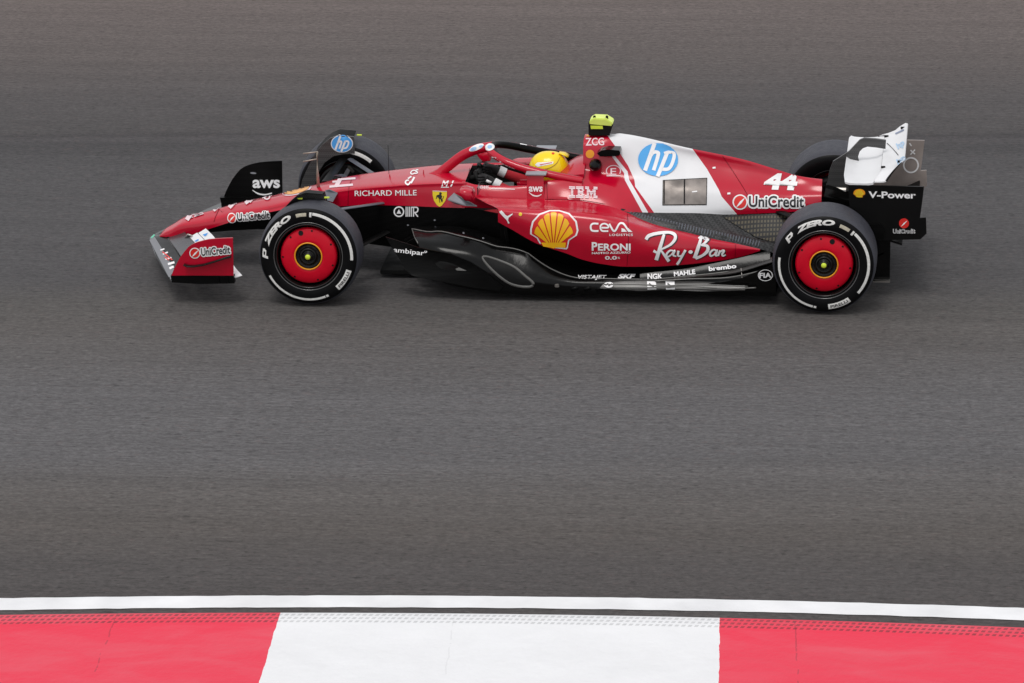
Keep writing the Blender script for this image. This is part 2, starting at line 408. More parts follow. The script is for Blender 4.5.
for i in range(len(xs)-1):
    for j in range(len(prof)-1):
        f = bm.faces.new([V[i][j+1], V[i+1][j+1], V[i+1][j], V[i][j]]); f.smooth = j not in (0, 8)
        for lp in f.loops:
            vi = i if lp.vert in V[i] else i+1; vj = (V[i] if vi == i else V[i+1]).index(lp.vert)
            lp[uvl].uv = (xs[vi], prof[vj][0])
obj('kerb', bm, kerb_mat(), kind='structure')

# ------------------------------------------------------------------ the car
CAR = bpy.data.objects.new('race_car', None); COL.objects.link(CAR)
CAR['label'] = 'red and white open-wheel racing car number 44 with red wheel covers on the grey track'
CAR['category'] = 'racing car'
def part(name, bm, mats, parent=CAR, ang=35, **k):
    o = obj(name, bm, mats, parent, **k)
    if ang: smooth_angle(o, ang)
    return o

# --- monocoque and nose
A = [(-1.25, 0, .212), (-1.22, 0, .246), (-1.16, 0, .283), (-1.08, 0, .330), (-.86, 0, .394), (-.675, 0, .443), (-.53, 0, .472), (-.236, 0, .540), (.09, 0, .621), (.25, 0, .644), (.49, 0, .671), (.78, 0, .702), (1.02, 0, .712)]
B = [(-1.25, .03, .212), (-1.22, .06, .237), (-1.16, .085, .270), (-1.08, .10, .318), (-.93, .112, .352), (-.63, .13, .432), (-.48, .14, .462), (-.19, .152, .537), (.12, .165, .617), (.49, .195, .665), (.84, .225, .697), (1.02, .235, .705)]
B2 = [(-1.25, .04, .208), (-1.22, .072, .225), (-1.16, .10, .252), (-1.08, .122, .290), (-.93, .138, .325), (-.63, .156, .400), (-.48, .165, .436), (-.19, .177, .510), (.12, .188, .588), (.49, .218, .638), (.84, .25, .668), (1.02, .262, .675)]
D = [(-1.25, .04, .204), (-1.22, .075, .213), (-1.16, .105, .224), (-1.03, .13, .241), (-.89, .145, .290), (-.68, .163, .364), (-.44, .18, .435), (-.27, .19, .471), (.144, .20, .502), (.275, .21, .514), (.634, .25, .524), (.80, .27, .525), (1.02, .30, .53)]
bm = bmesh.new()
rows, seg = surf([A, B, B2, D], 90, 5)
for s in (-1, 1): grid_bm(bm, rows, side=s)
clean(bm); mono = part('monocoque', bm, [RED], ang=60)
# --- black underside of nose and chassis
E_ = [(-1.25, .035, .200), (-1.16, .09, .206), (-1.03, .105, .218), (-.906, .11, .255), (-.606, .12, .288), (-.48, .13, .297), (0, .17, .25), (.5, .24, .21), (1.0, .32, .17), (2.0, .45, .10)]
F_ = [(-1.25, 0, .198), (-1.03, 0, .21), (-.9, 0, .245), (-.48, 0, .29), (0, 0, .24), (.5, 0, .20), (1.0, 0, .16), (2.0, 0, .09)]
D2 = D[:-1]+[(1.02, .30, .53), (1.3, .35, .50), (1.6, .42, .45), (2.0, .45, .42)]
D2 = [(x, h-.002, z+.001) for x, h, z in D2]
Dm = [(-1.25, .038, .202), (-1.16, .10, .214), (-1.03, .12, .228), (-.9, .135, .272), (-.6, .155, .335), (-.48, .162, .37), (0, .195, .39), (.5, .24, .37), (1.0, .30, .33), (1.4, .38, .30), (2.0, .45, .28)]
bm = bmesh.new(); rows, seg = surf([D2, Dm, E_, F_], 90, 4, sharp=(2,))
for s in (-1, 1): grid_bm(bm, rows, side=s)
clean(bm); under = part('chassis_underside', bm, [CARBON], ang=60)

# --- cockpit surround
Rin = [(1.0, .17, .50), (1.2, .25, .56), (1.5, .27, .58), (1.86, .24, .6)]
Ri = [(1.0, .20, .700), (1.12, .262, .688), (1.45, .285, .697), (1.62, .275, .735), (1.86, .23, .75)]
Rr = [(1.0, .235, .707), (1.12, .29, .696), (1.3, .305, .697), (1.457, .318, .705), (1.62, .31, .742), (1.86, .265, .745)]
Rr2 = [(1.0, .262, .676), (1.12, .318, .668), (1.3, .333, .668), (1.457, .345, .672), (1.62, .345, .70), (1.86, .31, .705)]
P0px = [(475, 197, -.34), (500, 198, -.36), (526, 199, -.375), (545, 199, -.385), (570, 200, -.40), (600, 204, -.425), (624, 211, -.46)]
C0 = [(1.0, .285, .60)]+WL(P0px)[:5]+[(1.87, .405, .612)]
C1 = [(1.0, .299, .535), (1.3, .34, .54), (1.6, .37, .55), (1.87, .38, .56)]
bm = bmesh.new(); rows, seg = surf([Rin, Ri, Rr, Rr2, C0, C1], 50, 4, sharp=(1, 4,))
for s in (-1, 1): grid_bm(bm, rows, seg, [1, 0, 0, 0, 0], side=s)
clean(bm); surround = part('cockpit_surround', bm, [RED, BLACK], ang=60)
# cockpit tub
bm = bmesh.new(); box_bm((1.43, 0, .44), (.86, .46, .02), bm); box_bm((1.01, 0, .56), (.02, .44, .22), bm)
part('cockpit_tub', bm, BLACK)
# headrest: padded collar behind and beside the helmet
bm = bmesh.new()
hr = [[(1.70, .24, .60), (1.70, .24, .725), (1.69, .10, .75), (1.69, 0, .75)], [(1.78, .24, .60), (1.78, .24, .765), (1.78, .12, .80), (1.78, 0, .81)],
      [(1.87, .24, .60), (1.87, .24, .775), (1.87, .13, .83), (1.87, 0, .84)]]
for s in (-1, 1):
    Vh = [[bm.verts.new((p[0], s*p[1], p[2])) for p in r_] for r_ in hr]
    for i in range(2):
        for j in range(3): bm.faces.new([Vh[i][j], Vh[i+1][j], Vh[i+1][j+1], Vh[i][j+1]])
    bm.faces.new(Vh[0]+[bm.verts.new((1.69, 0, .60))])
    box_bm((1.56, s*.215, .675), (.34, .06, .09), bm, bev=.02)
clean(bm); part('headrest', bm, RED, ang=50)

# --- engine cover with air box
E0 = [(1.855, 0, .992), (1.96, 0, 1.0), (2.06, 0, 1.002), (2.10, 0, 1.010), (2.14, 0, 1.006), (2.6, 0, .907), (2.993, 0, .826), (3.185, 0, .769), (3.383, 0, .711), (3.545, 0, .688)]
E1 = [(1.855, .06, .985), (2.0, .06, .986), (2.12, .04, .985), (2.3, .016, .962), (2.6, .011, .898), (3.0, .011, .815), (3.38, .018, .702), (3.545, .035, .680)]
E2 = [(1.855, .115, .945), (2.1, .10, .91), (2.3, .055, .895), (2.6, .018, .845), (2.8, .018, .80), (3.0, .022, .765), (3.2, .035, .715), (3.38, .05, .668), (3.545, .07, .662)]
E3 = [(1.855, .14, .84), (2.1, .145, .80), (2.3, .14, .775), (2.6, .105, .745), (2.8, .10, .715), (3.0, .095, .69), (3.38, .10, .63), (3.545, .10, .63)]
E3b = [(1.855, .155, .785), (2.1, .19, .735), (2.3, .20, .71), (2.6, .20, .675), (2.8, .185, .65), (3.0, .165, .632), (3.38, .14, .60), (3.545, .135, .60)]
E4 = [(1.855, .26, .728), (2.1, .29, .69), (2.3, .275, .655), (2.6, .25, .61), (3.0, .20, .575), (3.38, .165, .555), (3.545, .15, .555)]
E4b = [(1.855, .35, .675), (2.1, .37, .635), (2.3, .335, .59), (2.6, .285, .55), (3.0, .215, .525), (3.38, .17, .525), (3.545, .155, .53)]
E5 = [(1.855, .408, .607), (2.0, .43, .592), (2.157, .455, .555), (2.27, .385, .532), (2.69, .28, .502), (2.934, .222, .487), (3.2, .19, .492), (3.545, .16, .513)]
bm = bmesh.new(); rows, seg = surf([E0, E1, E2, E3, E3b, E4, E4b, E5], 110, 4)
for s in (-1, 1):
    Vg = grid_bm(bm, rows, side=s)
    lip = [r_[0] for r_ in Vg][1:17]
clean(bm); cover = part('engine_cover', bm, [RED], ang=50)
# intake mouth of the air box and dark tail outlet
bm = bmesh.new()
ring = [(h, z) for r_ in rows[:17] for h, z in [(r_[0][1], r_[0][2])]]
outl = [(1.862, -h*.80, .885+(z-.885)*.80) for h, z in ring]+[(1.862, h*.80, .885+(z-.885)*.80) for h, z in reversed(ring)]
plate_bm(outl, .01, bm, n=(1, 0, 0))
part('air_intake', bm, BLACK)
bm = bmesh.new(); r_end = [(r_[-1][1], r_[-1][2]) for r_ in rows]
pts = [(3.535, -h*.94, z) for h, z in r_end]+[(3.535, h*.94, z) for h, z in reversed(r_end)]
plate_bm(pts, .008, bm, n=(-1, 0, 0)); part('tail_outlet', bm, BLACK)

# --- side pods
P0 = WL(P0px+[(638, 218, -.53), (653, 224, -.58), (680, 231, -.615), (709, 238, -.61), (738, 244, -.58), (760, 249, -.54)])
Pm = WL([(486, 203, -.50), (526, 205, -.53), (560, 207, -.55), (600, 211, -.58), (624, 217, -.61), (653, 227, -.65), (680, 233, -.66), (709, 240, -.65), (738, 245.5, -.60), (760, 249.4, -.545)])
P1 = WL([(498, 209, -.655), (540, 211.5, -.70), (600, 218, -.73), (624, 224, -.74), (653, 233, -.73), (680, 238, -.71), (709, 243, -.68), (738, 247.5, -.615), (760, 249.8, -.55)])
P2 = WL([(498, 215, -.67), (540, 226, -.745), (600, 242, -.775), (650, 250, -.765), (680, 251, -.74), (709, 250.5, -.69), (738, 250, -.62), (760, 250, -.552)])
P3 = WL([(498, 222, -.66), (509, 228, -.68), (538, 244, -.725), (568, 254, -.745), (582, 259.5, -.75), (602, 264, -.75), (624, 266.6, -.75), (650, 266.6, -.74), (680, 265, -.715), (709, 262, -.68), (738, 257.5, -.61), (760, 250.8, -.555)])
P3b = [(x, h-.03, z-.012) for x, h, z in P3]
P4 = [(1.29, .47, .30), (1.6, .52, .22), (2, .60, .19), (2.5, .60, .18), (3.15, .48, .21)]
def pod(s):
    bm = bmesh.new()
    rows, seg = surf([P0, Pm, P1, P2, P3], 80, 5)
    grid_bm(bm, rows, seg, [0, 0, 0, 0], side=s)
    # rolled lip at the inlet: front edge turns back inside
    fr = [r_[0] for r_ in rows]; bk = [Vector((p[0]+.05, s*(p[1]-.03 if p[1] > .4 else p[1]), p[2]-.03 if p[2] > .5 else p[2])) for p in fr]
    a = [bm.verts.new((p[0], s*p[1], p[2])) for p in fr]; c = [bm.verts.new(p) for p in bk]
    for i in range(len(a)-1):
        f = bm.faces.new([a[i], a[i+1], c[i+1], c[i]]); f.material_index = 1
    clean(bm); return bm
def pod_under(s):
    bm = bmesh.new(); rows, seg = surf([P3b, [(x, h-.10, z-.02) for x, h, z in P3], P4], 60, 6)
    grid_bm(bm, rows, side=s); clean(bm); return bm
sidepod = part('sidepod', pod(-1), [RED, BLACK], ang=60); part('sidepod', pod(1), [RED, BLACK], ang=60)
podlow = part('sidepod_undercut', pod_under(-1), CARBON, ang=60); part('sidepod_undercut', pod_under(1), CARBON, ang=60)
# dark inlet throat
bm = bmesh.new()
for s in (-1, 1):
    plate_bm([(1.30, s*.34, .60), (1.34, s*.64, .60), (1.34, s*.62, .47), (1.34, s*.47, .30), (1.30, s*.34, .32)], .02, bm, n=(1, 0, 0))
part('inlet_duct', bm, BLACK)
# louvred deck between cover and side pod
S0 = WL([(621, 208.5, -.44), (640, 211, -.36), (700, 211.5, -.26), (735, 212.5, -.2), (790, 211, -.16), (822, 208, -.13)])
S1 = WL([(620, 210.5, -.455), (638, 218, -.525), (653, 224, -.575), (680, 231, -.61), (709, 238, -.605), (738, 244, -.575), (760, 249, -.535), (800, 262, -.46)])
Sm = [(2.14, .45, .555), (2.3, .45, .520), (2.6, .45, .462), (2.9, .42, .405), (3.15, .37, .36), (3.5, .30, .35)]
Sh = WL([(620, 210, -.452), (645, 216, -.51), (680, 224, -.55), (709, 231, -.55), (738, 237, -.52), (760, 242, -.48), (800, 255, -.42)])
def deck(s):
    bm = bmesh.new(); rows, seg = surf([S0, Sm, Sh, S1], 70, 4); grid_bm(bm, rows, side=s)
    clean(bm); return bm
deckn = part('rear_deck', deck(-1), DECK, ang=60); part('rear_deck', deck(1), DECK, ang=60)
bm = bmesh.new()                                            # row of louvre blades along the deck edge
for i in range(46):
    t = i/45; px = 630+t*128
    y1 = np.interp(px, [620, 638, 653, 680, 709, 738, 760], [210.5, 218, 224, 231, 238, 244, 249])
    Y1 = np.interp(px, [620, 638, 653, 680, 709, 738, 760], [-.455, -.525, -.575, -.61, -.605, -.575, -.535])
    y2 = np.interp(px, [620, 645, 680, 709, 738, 760], [210, 216, 224, 231, 237, 242]); Y2 = np.interp(px, [620, 645, 680, 709, 738, 760], [-.452, -.51, -.55, -.55, -.52, -.48])
    a = Vector(W(px, y1-1, Y1+.01)); c = Vector(W(px+1.5, y2, Y2))
    tube_bm([a+Vector((0, 0, .004)), c+Vector((0, 0, .005))], (.006, .004), bm, n=4)
LOUV = paint('louvre_grey', (.10, .11, .13), .4)
part('louvre', bm, LOUV, ang=0)

# --- floor
F1 = WL([(412, 229, -.45), (428, 232, -.52), (440, 231.5, -.54), (464, 237, -.62), (483, 242, -.64), (499, 247, -.66), (509, 248, -.66), (527, 253, -.68), (538, 261, -.70), (553, 270, -.72), (568, 276, -.74), (577, 278, -.745), (640, 279.5, -.76), (700, 275, -.76), (740, 270, -.74), (773, 262, -.72)])
Fm = WL([(418, 243, -.66), (440, 249, -.735), (470, 257, -.765), (500, 268, -.78), (540, 278, -.79), (577, 283, -.79), (640, 284, -.785), (700, 283, -.79), (773, 280, -.79)])
F2 = WL([(424, 262, -.74), (444, 279, -.79), (470, 285, -.80), (499, 289.5, -.80), (545, 291.5, -.80), (600, 290.5, -.80), (660, 291, -.80), (776, 292, -.80)])
FI = [(.64, .34, .40), (1.0, .40, .42), (1.3, .50, .36), (1.45, .55, .335), (1.6, .57, .27), (1.85, .62, .21), (2.2, .63, .20), (2.6, .62, .20), (3.0, .55, .22), (3.25, .50, .25)]
F3 = [(x, h-.004, z-.03) for x, h, z in F2]; F4 = [(x, .3, .05) for x, h, z in F2]
def floorside(s):
    bm = bmesh.new(); rows, seg = surf([FI, F1, Fm, F2, F3, F4], 90, 4, sharp=(1, 3, 4)); grid_bm(bm, rows, side=s)
    clean(bm); return bm
floor = part('floor', floorside(-1), CARBONG, ang=50); part('floor', floorside(1), CARBONG, ang=50)
bm = bmesh.new(); box_bm((1.9, 0, .045), (3.0, .62, .03), bm, bev=.004); part('skid_plank', bm, BLACK)
# pale tube along the floor lip, painting the highlight the sky would give
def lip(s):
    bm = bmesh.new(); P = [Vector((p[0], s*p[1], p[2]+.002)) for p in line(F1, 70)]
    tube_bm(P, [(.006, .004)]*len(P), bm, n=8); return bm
LIPM = paint('edge_highlight', (.12, .117, .11), .28, spec=.6)
lipn = part('floor_lip_highlight', lip(-1), LIPM, ang=0); part('floor_lip_highlight', lip(1), LIPM, ang=0)
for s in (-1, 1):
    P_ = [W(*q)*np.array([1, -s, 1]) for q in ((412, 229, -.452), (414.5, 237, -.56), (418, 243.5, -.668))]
    part('floor_lip_highlight', tube_bm(P_, [(.004, .006)]*3, n=6), LIPM, ang=0)
# pointed outer fence
fen = [(385.6, 237, -.66), (391, 246, -.69), (398, 257, -.72), (406, 270, -.755), (412, 275.5, -.785), (425, 279, -.80), (444, 282, -.81), (470, 287, -.815), (499, 291, -.815), (503, 287, -.815), (485, 272, -.81), (470, 262, -.80), (451, 254, -.785), (435, 251, -.77), (418, 247.5, -.74), (400, 241.5, -.70)]
def fence(s):
    P = [W(*p) for p in fen]; P = [(p[0], p[1] if s < 0 else -p[1], p[2]) for p in P]
    return plate_bm(P, .012, n=(0, -s, 0))
fencen = part('floor_fence', fence(-1), CARBON); part('floor_fence', fence(1), CARBON)
for s in (-1, 1):
    for k, (h, x0, top) in enumerate(((.30, .56, .34), (.42, .58, .37), (.54, .60, .385))):
        bm = plate_bm([(x0+.10, s*h, .12), (x0+.02, s*h, top-.05), (x0+.10, s*h, top), (x0+.55, s*(h+.04), top-.02), (x0+.6, s*(h+.04), .06)], .01, n=(0, s, 0))
        part('inlet_fence', bm, CARBON)
# outlined scoop in the floor side
sc_px = [(482.5, 258.5), (487, 257), (500, 261), (514, 267), (524, 275), (533, 283), (530.5, 286.5), (521, 286.5), (510, 283.5), (500, 277), (490, 268)]

# --- rear floor edge wing
def strip(px_a, px_b, th, s):
    A_ = line(WL(px_a), 40); B_ = line(WL(px_b), 40)
    rows = [A_, (A_+B_)/2+np.array([0, 0, .006]), B_]
    bm = bmesh.new(); grid_bm(bm, rows, side=s); grid_bm(bm, [r_-np.array([0, 0, th]) for r_ in reversed(rows)], side=s)
    clean(bm, 1e-6); return bm
EDGEM = paint('floor_edge_carbon', (.035, .032, .030), .3, spec=.6, var=.35, scale=5)
for s in (-1, 1):
    EW = part('edge_wing', strip([(600, 287.5, -.815), (640, 290, -.835), (665, 289, -.835), (700, 290.3, -.835), (745, 289.5, -.825)], [(606, 282.8, -.79), (625, 281, -.785), (660, 280.5, -.78), (700, 281.5, -.785), (745, 283.5, -.79)], .006, s), EDGEM, ang=50)
    EW2 = part('edge_wing', strip([(660, 281, -.79), (690, 277.5, -.79), (730, 273.5, -.78), (772, 262, -.76)], [(660, 279.5, -.74), (690, 274, -.71), (730, 268.5, -.70), (772, 257, -.68)], .006, s), EDGEM, ang=50)
    EP = part('floor_edge_panel', strip([(640, 280, -.768), (660, 279, -.762), (690, 275, -.755), (730, 270, -.745), (770, 259.5, -.72)], [(640, 273.5, -.735), (675, 270, -.725), (700, 266, -.715), (730, 260, -.70), (770, 250.5, -.67)], .006, s), CARBONG, ang=50)
    if s < 0: EWN = [EW, EW2, EP]
    for pts_ in ([(604, 284.5), (640, 284.6), (662, 285.8), (700, 284.8), (748, 286.5)], [(612, 287.4), (650, 287.6), (690, 286.6), (725, 288.6), (756, 287.8)], [(655, 281.2), (690, 279.0), (730, 277.4), (770, 268.6)]):
        P_ = [W(a, b_, -.842 if b_ > 281.5 else -.80)*np.array([1, -s, 1]) for a, b_, _ in cr([(a, b_, 0) for a, b_ in pts_], 8)]
        part('floor_rib', tube_bm(P_, [(.004, .005)]*len(P_), n=6), LIPM, ang=0)
    bm = plate_bm([(p[0], p[1] if s < 0 else -p[1], p[2]) for p in (W(*q) for q in [(700, 291, -.806), (776, 292.5, -.806), (776, 263, -.806), (765, 268, -.806), (740, 279, -.806), (706, 284.5, -.806)])], .01, n=(0, -s, 0))
    fo = part('rear_floor_fence', bm, CARBONG)
    if s < 0: ffia = fo
    bm = bmesh.new()
    for px in (575, 588, 600, 612):
        tube_bm([W(px-4, 290, -.80)*np.array([1, -s, 1]), W(px+3, 287.5, -.80)*np.array([1, -s, 1])], (.006, .014), bm, n=6)
    part('floor_edge_slat', bm, CARBON, ang=0)

# --- halo
nr = [(1.86, -.265, .735), (1.76, -.268, .752), (1.62, -.262, .778), (1.45, -.24, .812), (1.32, -.205, .848), (1.235, -.145, .876), (1.19, -.075, .893), (1.175, 0, .900)]
path = cr(nr+[(x, -y, z) for x, y, z in reversed(nr[:-1])], 5)
k = len(path)
bm = tube_bm(path, [(.033, .027)]*k, n=16, mi=lambda j, n: 1 if math.cos(2*PI*(j+.5)/n) > .15 else 0)
pil = cr([(.74, 0, .665), (.80, 0, .693), (.86, 0, .742), (.975, 0, .832), (1.09, 0, .883), (1.19, 0, .900)], 6)
rr = [(.048-.020*min(1, i/9)+(.010 if i > 22 else 0), .036) for i in range(len(pil))]
tube_bm(pil, rr, bm, n=14, up=(0, 0, 1))
halo = part('halo', bm, [RED, CARBON], ang=60)

# --- stay panels beside the helmet, with a small ledge on top
def stay(s):
    P = [W(527, 199, -.375), W(544, 199.5, -.385), W(543.5, 175.5, -.355), W(527, 176, -.355)]
    P = [(p[0], p[1] if s < 0 else -p[1], p[2]) for p in P]
    bm = plate_bm(P, .035, n=(0, -s, 0)); return bm
stayn = part('cockpit_side_panel', stay(-1), RED); part('cockpit_side_panel', stay(1), RED)
for s in (-1, 1):
    P = [W(525.5, 174.5, -.37), W(546, 175, -.37)]
    bm = box_bm(((P[0][0]+P[1][0])/2, s*.335, P[0][2]), (P[1][0]-P[0][0], .09, .007)); part('side_panel_ledge', bm, GREYM)

# --- mirrors
def mirror(s):
    q = [(460.5, 188), (466, 187), (473, 188.8), (475, 193.5), (474.5, 198.5), (467, 199), (462.5, 195), (460, 191)]
    bm = bmesh.new(); P = [W(a, c, -.50) for a, c in q]
    c0 = sum(P)/len(P); rings = []
    for dy, sc in ((-.085, .55), (-.075, .85), (-.05, 1), (.05, .97), (.075, .75), (.08, .4)):
        rings.append([bm.verts.new((c0[0]+(p[0]-c0[0])*sc, (p[1]+dy)*(1 if s < 0 else -1), c0[2]+(p[2]-c0[2])*sc)) for p in P])
    for a, c in zip(rings, rings[1:]):
        for i in range(len(a)): bm.faces.new([a[i], a[(i+1) % len(a)], c[(i+1) % len(a)], c[i]])
    bm.faces.new(rings[0]); bm.faces.new(rings[-1]); clean(bm); return bm
for s in (-1, 1):
    mi = part('mirror', mirror(s), RED, ang=50)
    gl = box_bm((1.150, s*.50, .733), (.006, .13, .055)); part('mirror_glass', gl, VISOR, mi)
    a = W(461, 199, -.46); c = W(449, 197, -.33)
    bm = plate_bm([(p[0], p[1]*(-s if s > 0 else 1), p[2]) for p in (W(447.5, 200, -.30), W(454, 193.5, -.30), W(466, 200.5, -.50), W(477, 206.5, -.52), W(466, 206, -.50), W(455, 204, -.34))], .006, n=(0, 0, 1))
    part('mirror_stay', bm, GREYM, mi)

# --- camera block on the air box, side camera pods, horn-shaped duct
z0 = 1.0
bm = bmesh.new(); prof_ = [(587.5, 133), (588.5, 124), (590, 118), (594, 115.5), (606, 116), (612.5, 120.5), (612, 126), (609.5, 133)]
base = plate_bm([W(a, c+1.5, -.055) for a, c in [(588.5, 134), (588.5, 121), (613, 123), (609.5, 134)]], .11, n=(0, 1, 0))
camb = part('camera_housing', base, BLACK)
bm = plate_bm([W(a, c+1.8, -.06) for a, c in [(588.3, 123), (590, 118.5), (594, 116.5), (606, 117), (612.8, 121.3), (612.2, 125)]], .12, n=(0, 1, 0))
bmesh.ops.bevel(bm, geom=[e for e in bm.edges if len(e.link_faces) == 2 and e.calc_face_angle(0) > .6], offset=.006, segments=2, affect='EDGES')
camt = part('camera_cap', bm, paint('pale_signal_yellow', (.72, .85, .16), .35), camb)
bm = plate_bm([W(a, c+1.5, -.062) for a, c in [(590.5, 124.2), (602.5, 124.4), (603, 127.5), (591, 127.5)]], .005); part('camera_patch', bm, LIME, camb)
bm = bmesh.new()
for px in (594.5, 607): p = W(px, 119, -.03); box_bm((p[0], -.03, p[2]+.012), (.018, .014, .026), bm, bev=.003)
part('camera_knob', bm, BLACK, camb, ang=0)
for s in (-1, 1):
    bm = bmesh.new(); c = W(609, 154, -.19)
    P = [W(a, b_, -.19) for a, b_ in [(597, 153.5), (601, 150.5), (608, 149.5), (619.5, 150.5), (620.5, 153), (619.5, 155.5), (612, 156.5), (600, 156.5)]]
    P = [(p[0], p[1] if s < 0 else -p[1], p[2]) for p in P]
    plate_bm(P, .13, bm, n=(0, -s, 0))
    pod_ = part('camera_pod', bm, CARBONG)
    bm = bmesh.new(); bmesh.ops.create_uvsphere(bm, u_segments=20, v_segments=12, radius=1)
    q = W(595, 166, -.20)
    for v_ in bm.verts: v_.co = Vector((q[0]+v_.co.x*.045, (q[1]+.03+v_.co.y*.07)*(1 if s < 0 else -1), q[2]+v_.co.z*.042))
    bmesh.ops.recalc_face_normals(bm, faces=bm.faces)
    part('cooling_scoop', bm, CARBONG, ang=0)

# --- nose furniture: pitot, aerials
bm = bmesh.new(); tube_bm([W(318.5, 189, 0), W(317.5, 172, 0), W(317, 151.5, 0)], [(.008, .014), (.006, .009), (.006, .008)], bm, n=6)
tube_bm([W(317, 152, 0), W(303, 153.5, 0)], .0045, bm, n=6); tube_bm([W(317, 159, 0), W(303, 161.5, 0)], .0045, bm, n=6)
part('pitot_probe', bm, BRASS, ang=0)
bm = bmesh.new(); tube_bm([W(389, 176, .1), W(388, 145, .1)], .0022, bm, n=5); part('aerial', bm, BLACK, ang=0)
bm = bmesh.new(); tube_bm([W(390, 178.5, 0), W(389.5, 174.5, 0)], .005, bm, n=5); tube_bm([W(423.5, 176, 0), W(423.5, 170, 0)], .004, bm, n=5); part('aerial', bm, RED, ang=0)

# --- front wing
def fw_pt(u, c):
    """u = distance from centre, c = chord fraction -> (x, z)"""
    t = u/.97
    xl = -1.338+.35*t**1.15; zl = .183-.02*t
    xt = float(pchip([0, .22, .35, .60, .75, .85, .97], [-.99, -.872, -.792, -.668, -.598, -.552, -.478], np.array([u]))[0])
    zt = float(pchip([0, .22, .35, .60, .75, .85, .97], [.315, .294, .276, .242, .222, .206, .182], np.array([u]))[0])
    return xl+(xt-xl)*c, zl+(zt-zl)*c**1.5
def element(c0, c1, u0, u1, lift=0., th=.012, n=24, m_=6, far=False):
    bm = bmesh.new()
    us = list(np.linspace(-u1, -u0, n)) if u0 > 0 else list(np.linspace(-u1, u1, 2*n))
    sets = [us] if u0 > 0 and not far else ([[-u for u in us]] if u0 > 0 else [us])
    for US in sets:
        top = []; bot = []
        for i in range(m_+1):
            f = i/m_; c = c0+(c1-c0)*f
            tk = th*(math.sin(PI*f**.6)*.9+.1)
            ra = []; rb = []
            for u in US:
                x, z = fw_pt(abs(u), c); z += lift+.012*f
                ra.append(bm.verts.new((x, u, z))); rb.append(bm.verts.new((x, u, z-tk)))
            top.append(ra); bot.append(rb)
        for i in range(m_):
            for j in range(len(US)-1):
                bm.faces.new([top[i][j], top[i+1][j], top[i+1][j+1], top[i][j+1]])
                bm.faces.new([bot[i][j], bot[i][j+1], bot[i+1][j+1], bot[i+1][j]])
        for G_ in (0, m_):
            for j in range(len(US)-1): bm.faces.new([top[G_][j], top[G_][j+1], bot[G_][j+1], bot[G_][j]])
        for j in (0, len(US)-1):
            for i in range(m_): bm.faces.new([top[i][j], bot[i][j], bot[i+1][j], top[i+1][j]])
    bmesh.ops.recalc_face_normals(bm, faces=bm.faces)
    return bm
WINGK = paint('wing_gloss_black', (.035, .035, .040), .28, spec=.7, coat=.5, coatr=.2)
e0 = part('front_wing_element', element(0, .34, 0, .97), CARBONG)
e1 = part('front_wing_element', element(.37, .68, 0, .97, .008), WINGK)
e2 = part('front_wing_element', element(.70, .84, .22, .97, .014, .008), WHITE)
e3 = part('front_wing_element', element(.86, 1.0, .22, .97, .020, .008), WHITE)
part('front_wing_element', element(.70, .84, .22, .97, .014, .008, far=True), WHITE); part('front_wing_element', element(.86, 1.0, .22, .97, .020, .008, far=True), WHITE)
ep = [(171.4, 275.5), (173.5, 270), (177, 263), (180, 257.5), (184.5, 251.5), (188.5, 247), (193, 244), (198, 242), (203.6, 240.5), (209, 239.4), (215, 238.8), (223, 238.3), (232.8, 238), (233.1, 258), (233.5, 275.6)]
def endp(s):
    P = [W(a, b_, -.99) for a, b_ in ep]; P = [(p[0]+(.02 if s > 0 else 0), p[1] if s < 0 else -p[1], p[2]) for p in P]
    return plate_bm(P, .014, n=(0, -s, 0))
epn = part('front_endplate', endp(-1), RED); epf = part('front_endplate', endp(1), [CARBON])
for s in (-1, 1):
    P = [W(a, b_, -.995) for a, b_ in [(170.5, 275.8), (233.6, 275.8), (234.5, 283.3), (228, 283.6), (200, 284), (172, 282.5)]]
    P = [(p[0], p[1] if s < 0 else -p[1], p[2]) for p in P]
    bm = plate_bm(P, .05, n=(0, -s, 0))
    for px in (218, 227): p = W(px, 280, -1.0); box_bm((p[0], -p[1]*s, p[2]), (.012, .014, .05), bm)
    part('footplate', bm, CARBON)
    cv = [(184.5, 263.5), (189, 265), (195, 265), (204, 263.6), (214, 260.8), (224, 257.5), (231.5, 255.5)]
    P = [Vector(W(a, b_, -1.0)) for a, b_ in cv]; P = [Vector((p[0], p[1]*(1 if s < 0 else -1), p[2])) for p in P]
    bm = tube_bm([p+Vector((0, s*.025, 0)) for p in P], [(.028, .006)]*len(P), n=10)
    part('dive_plane', bm, CARBONG, ang=0)
bm = bmesh.new()                                            # slot-gap bracket and outlet at the flap root
for s in (-1, 1):
    tube_bm([W(185.5, 238.5, -.22)*np.array([1, -s if s > 0 else 1, 1]), W(188, 234.5, -.22)*np.array([1, -s if s > 0 else 1, 1]), W(192, 236, -.24)*np.array([1, -s if s > 0 else 1, 1])], .008, bm, n=8)
part('flap_adjuster', bm, SILVER, ang=0)

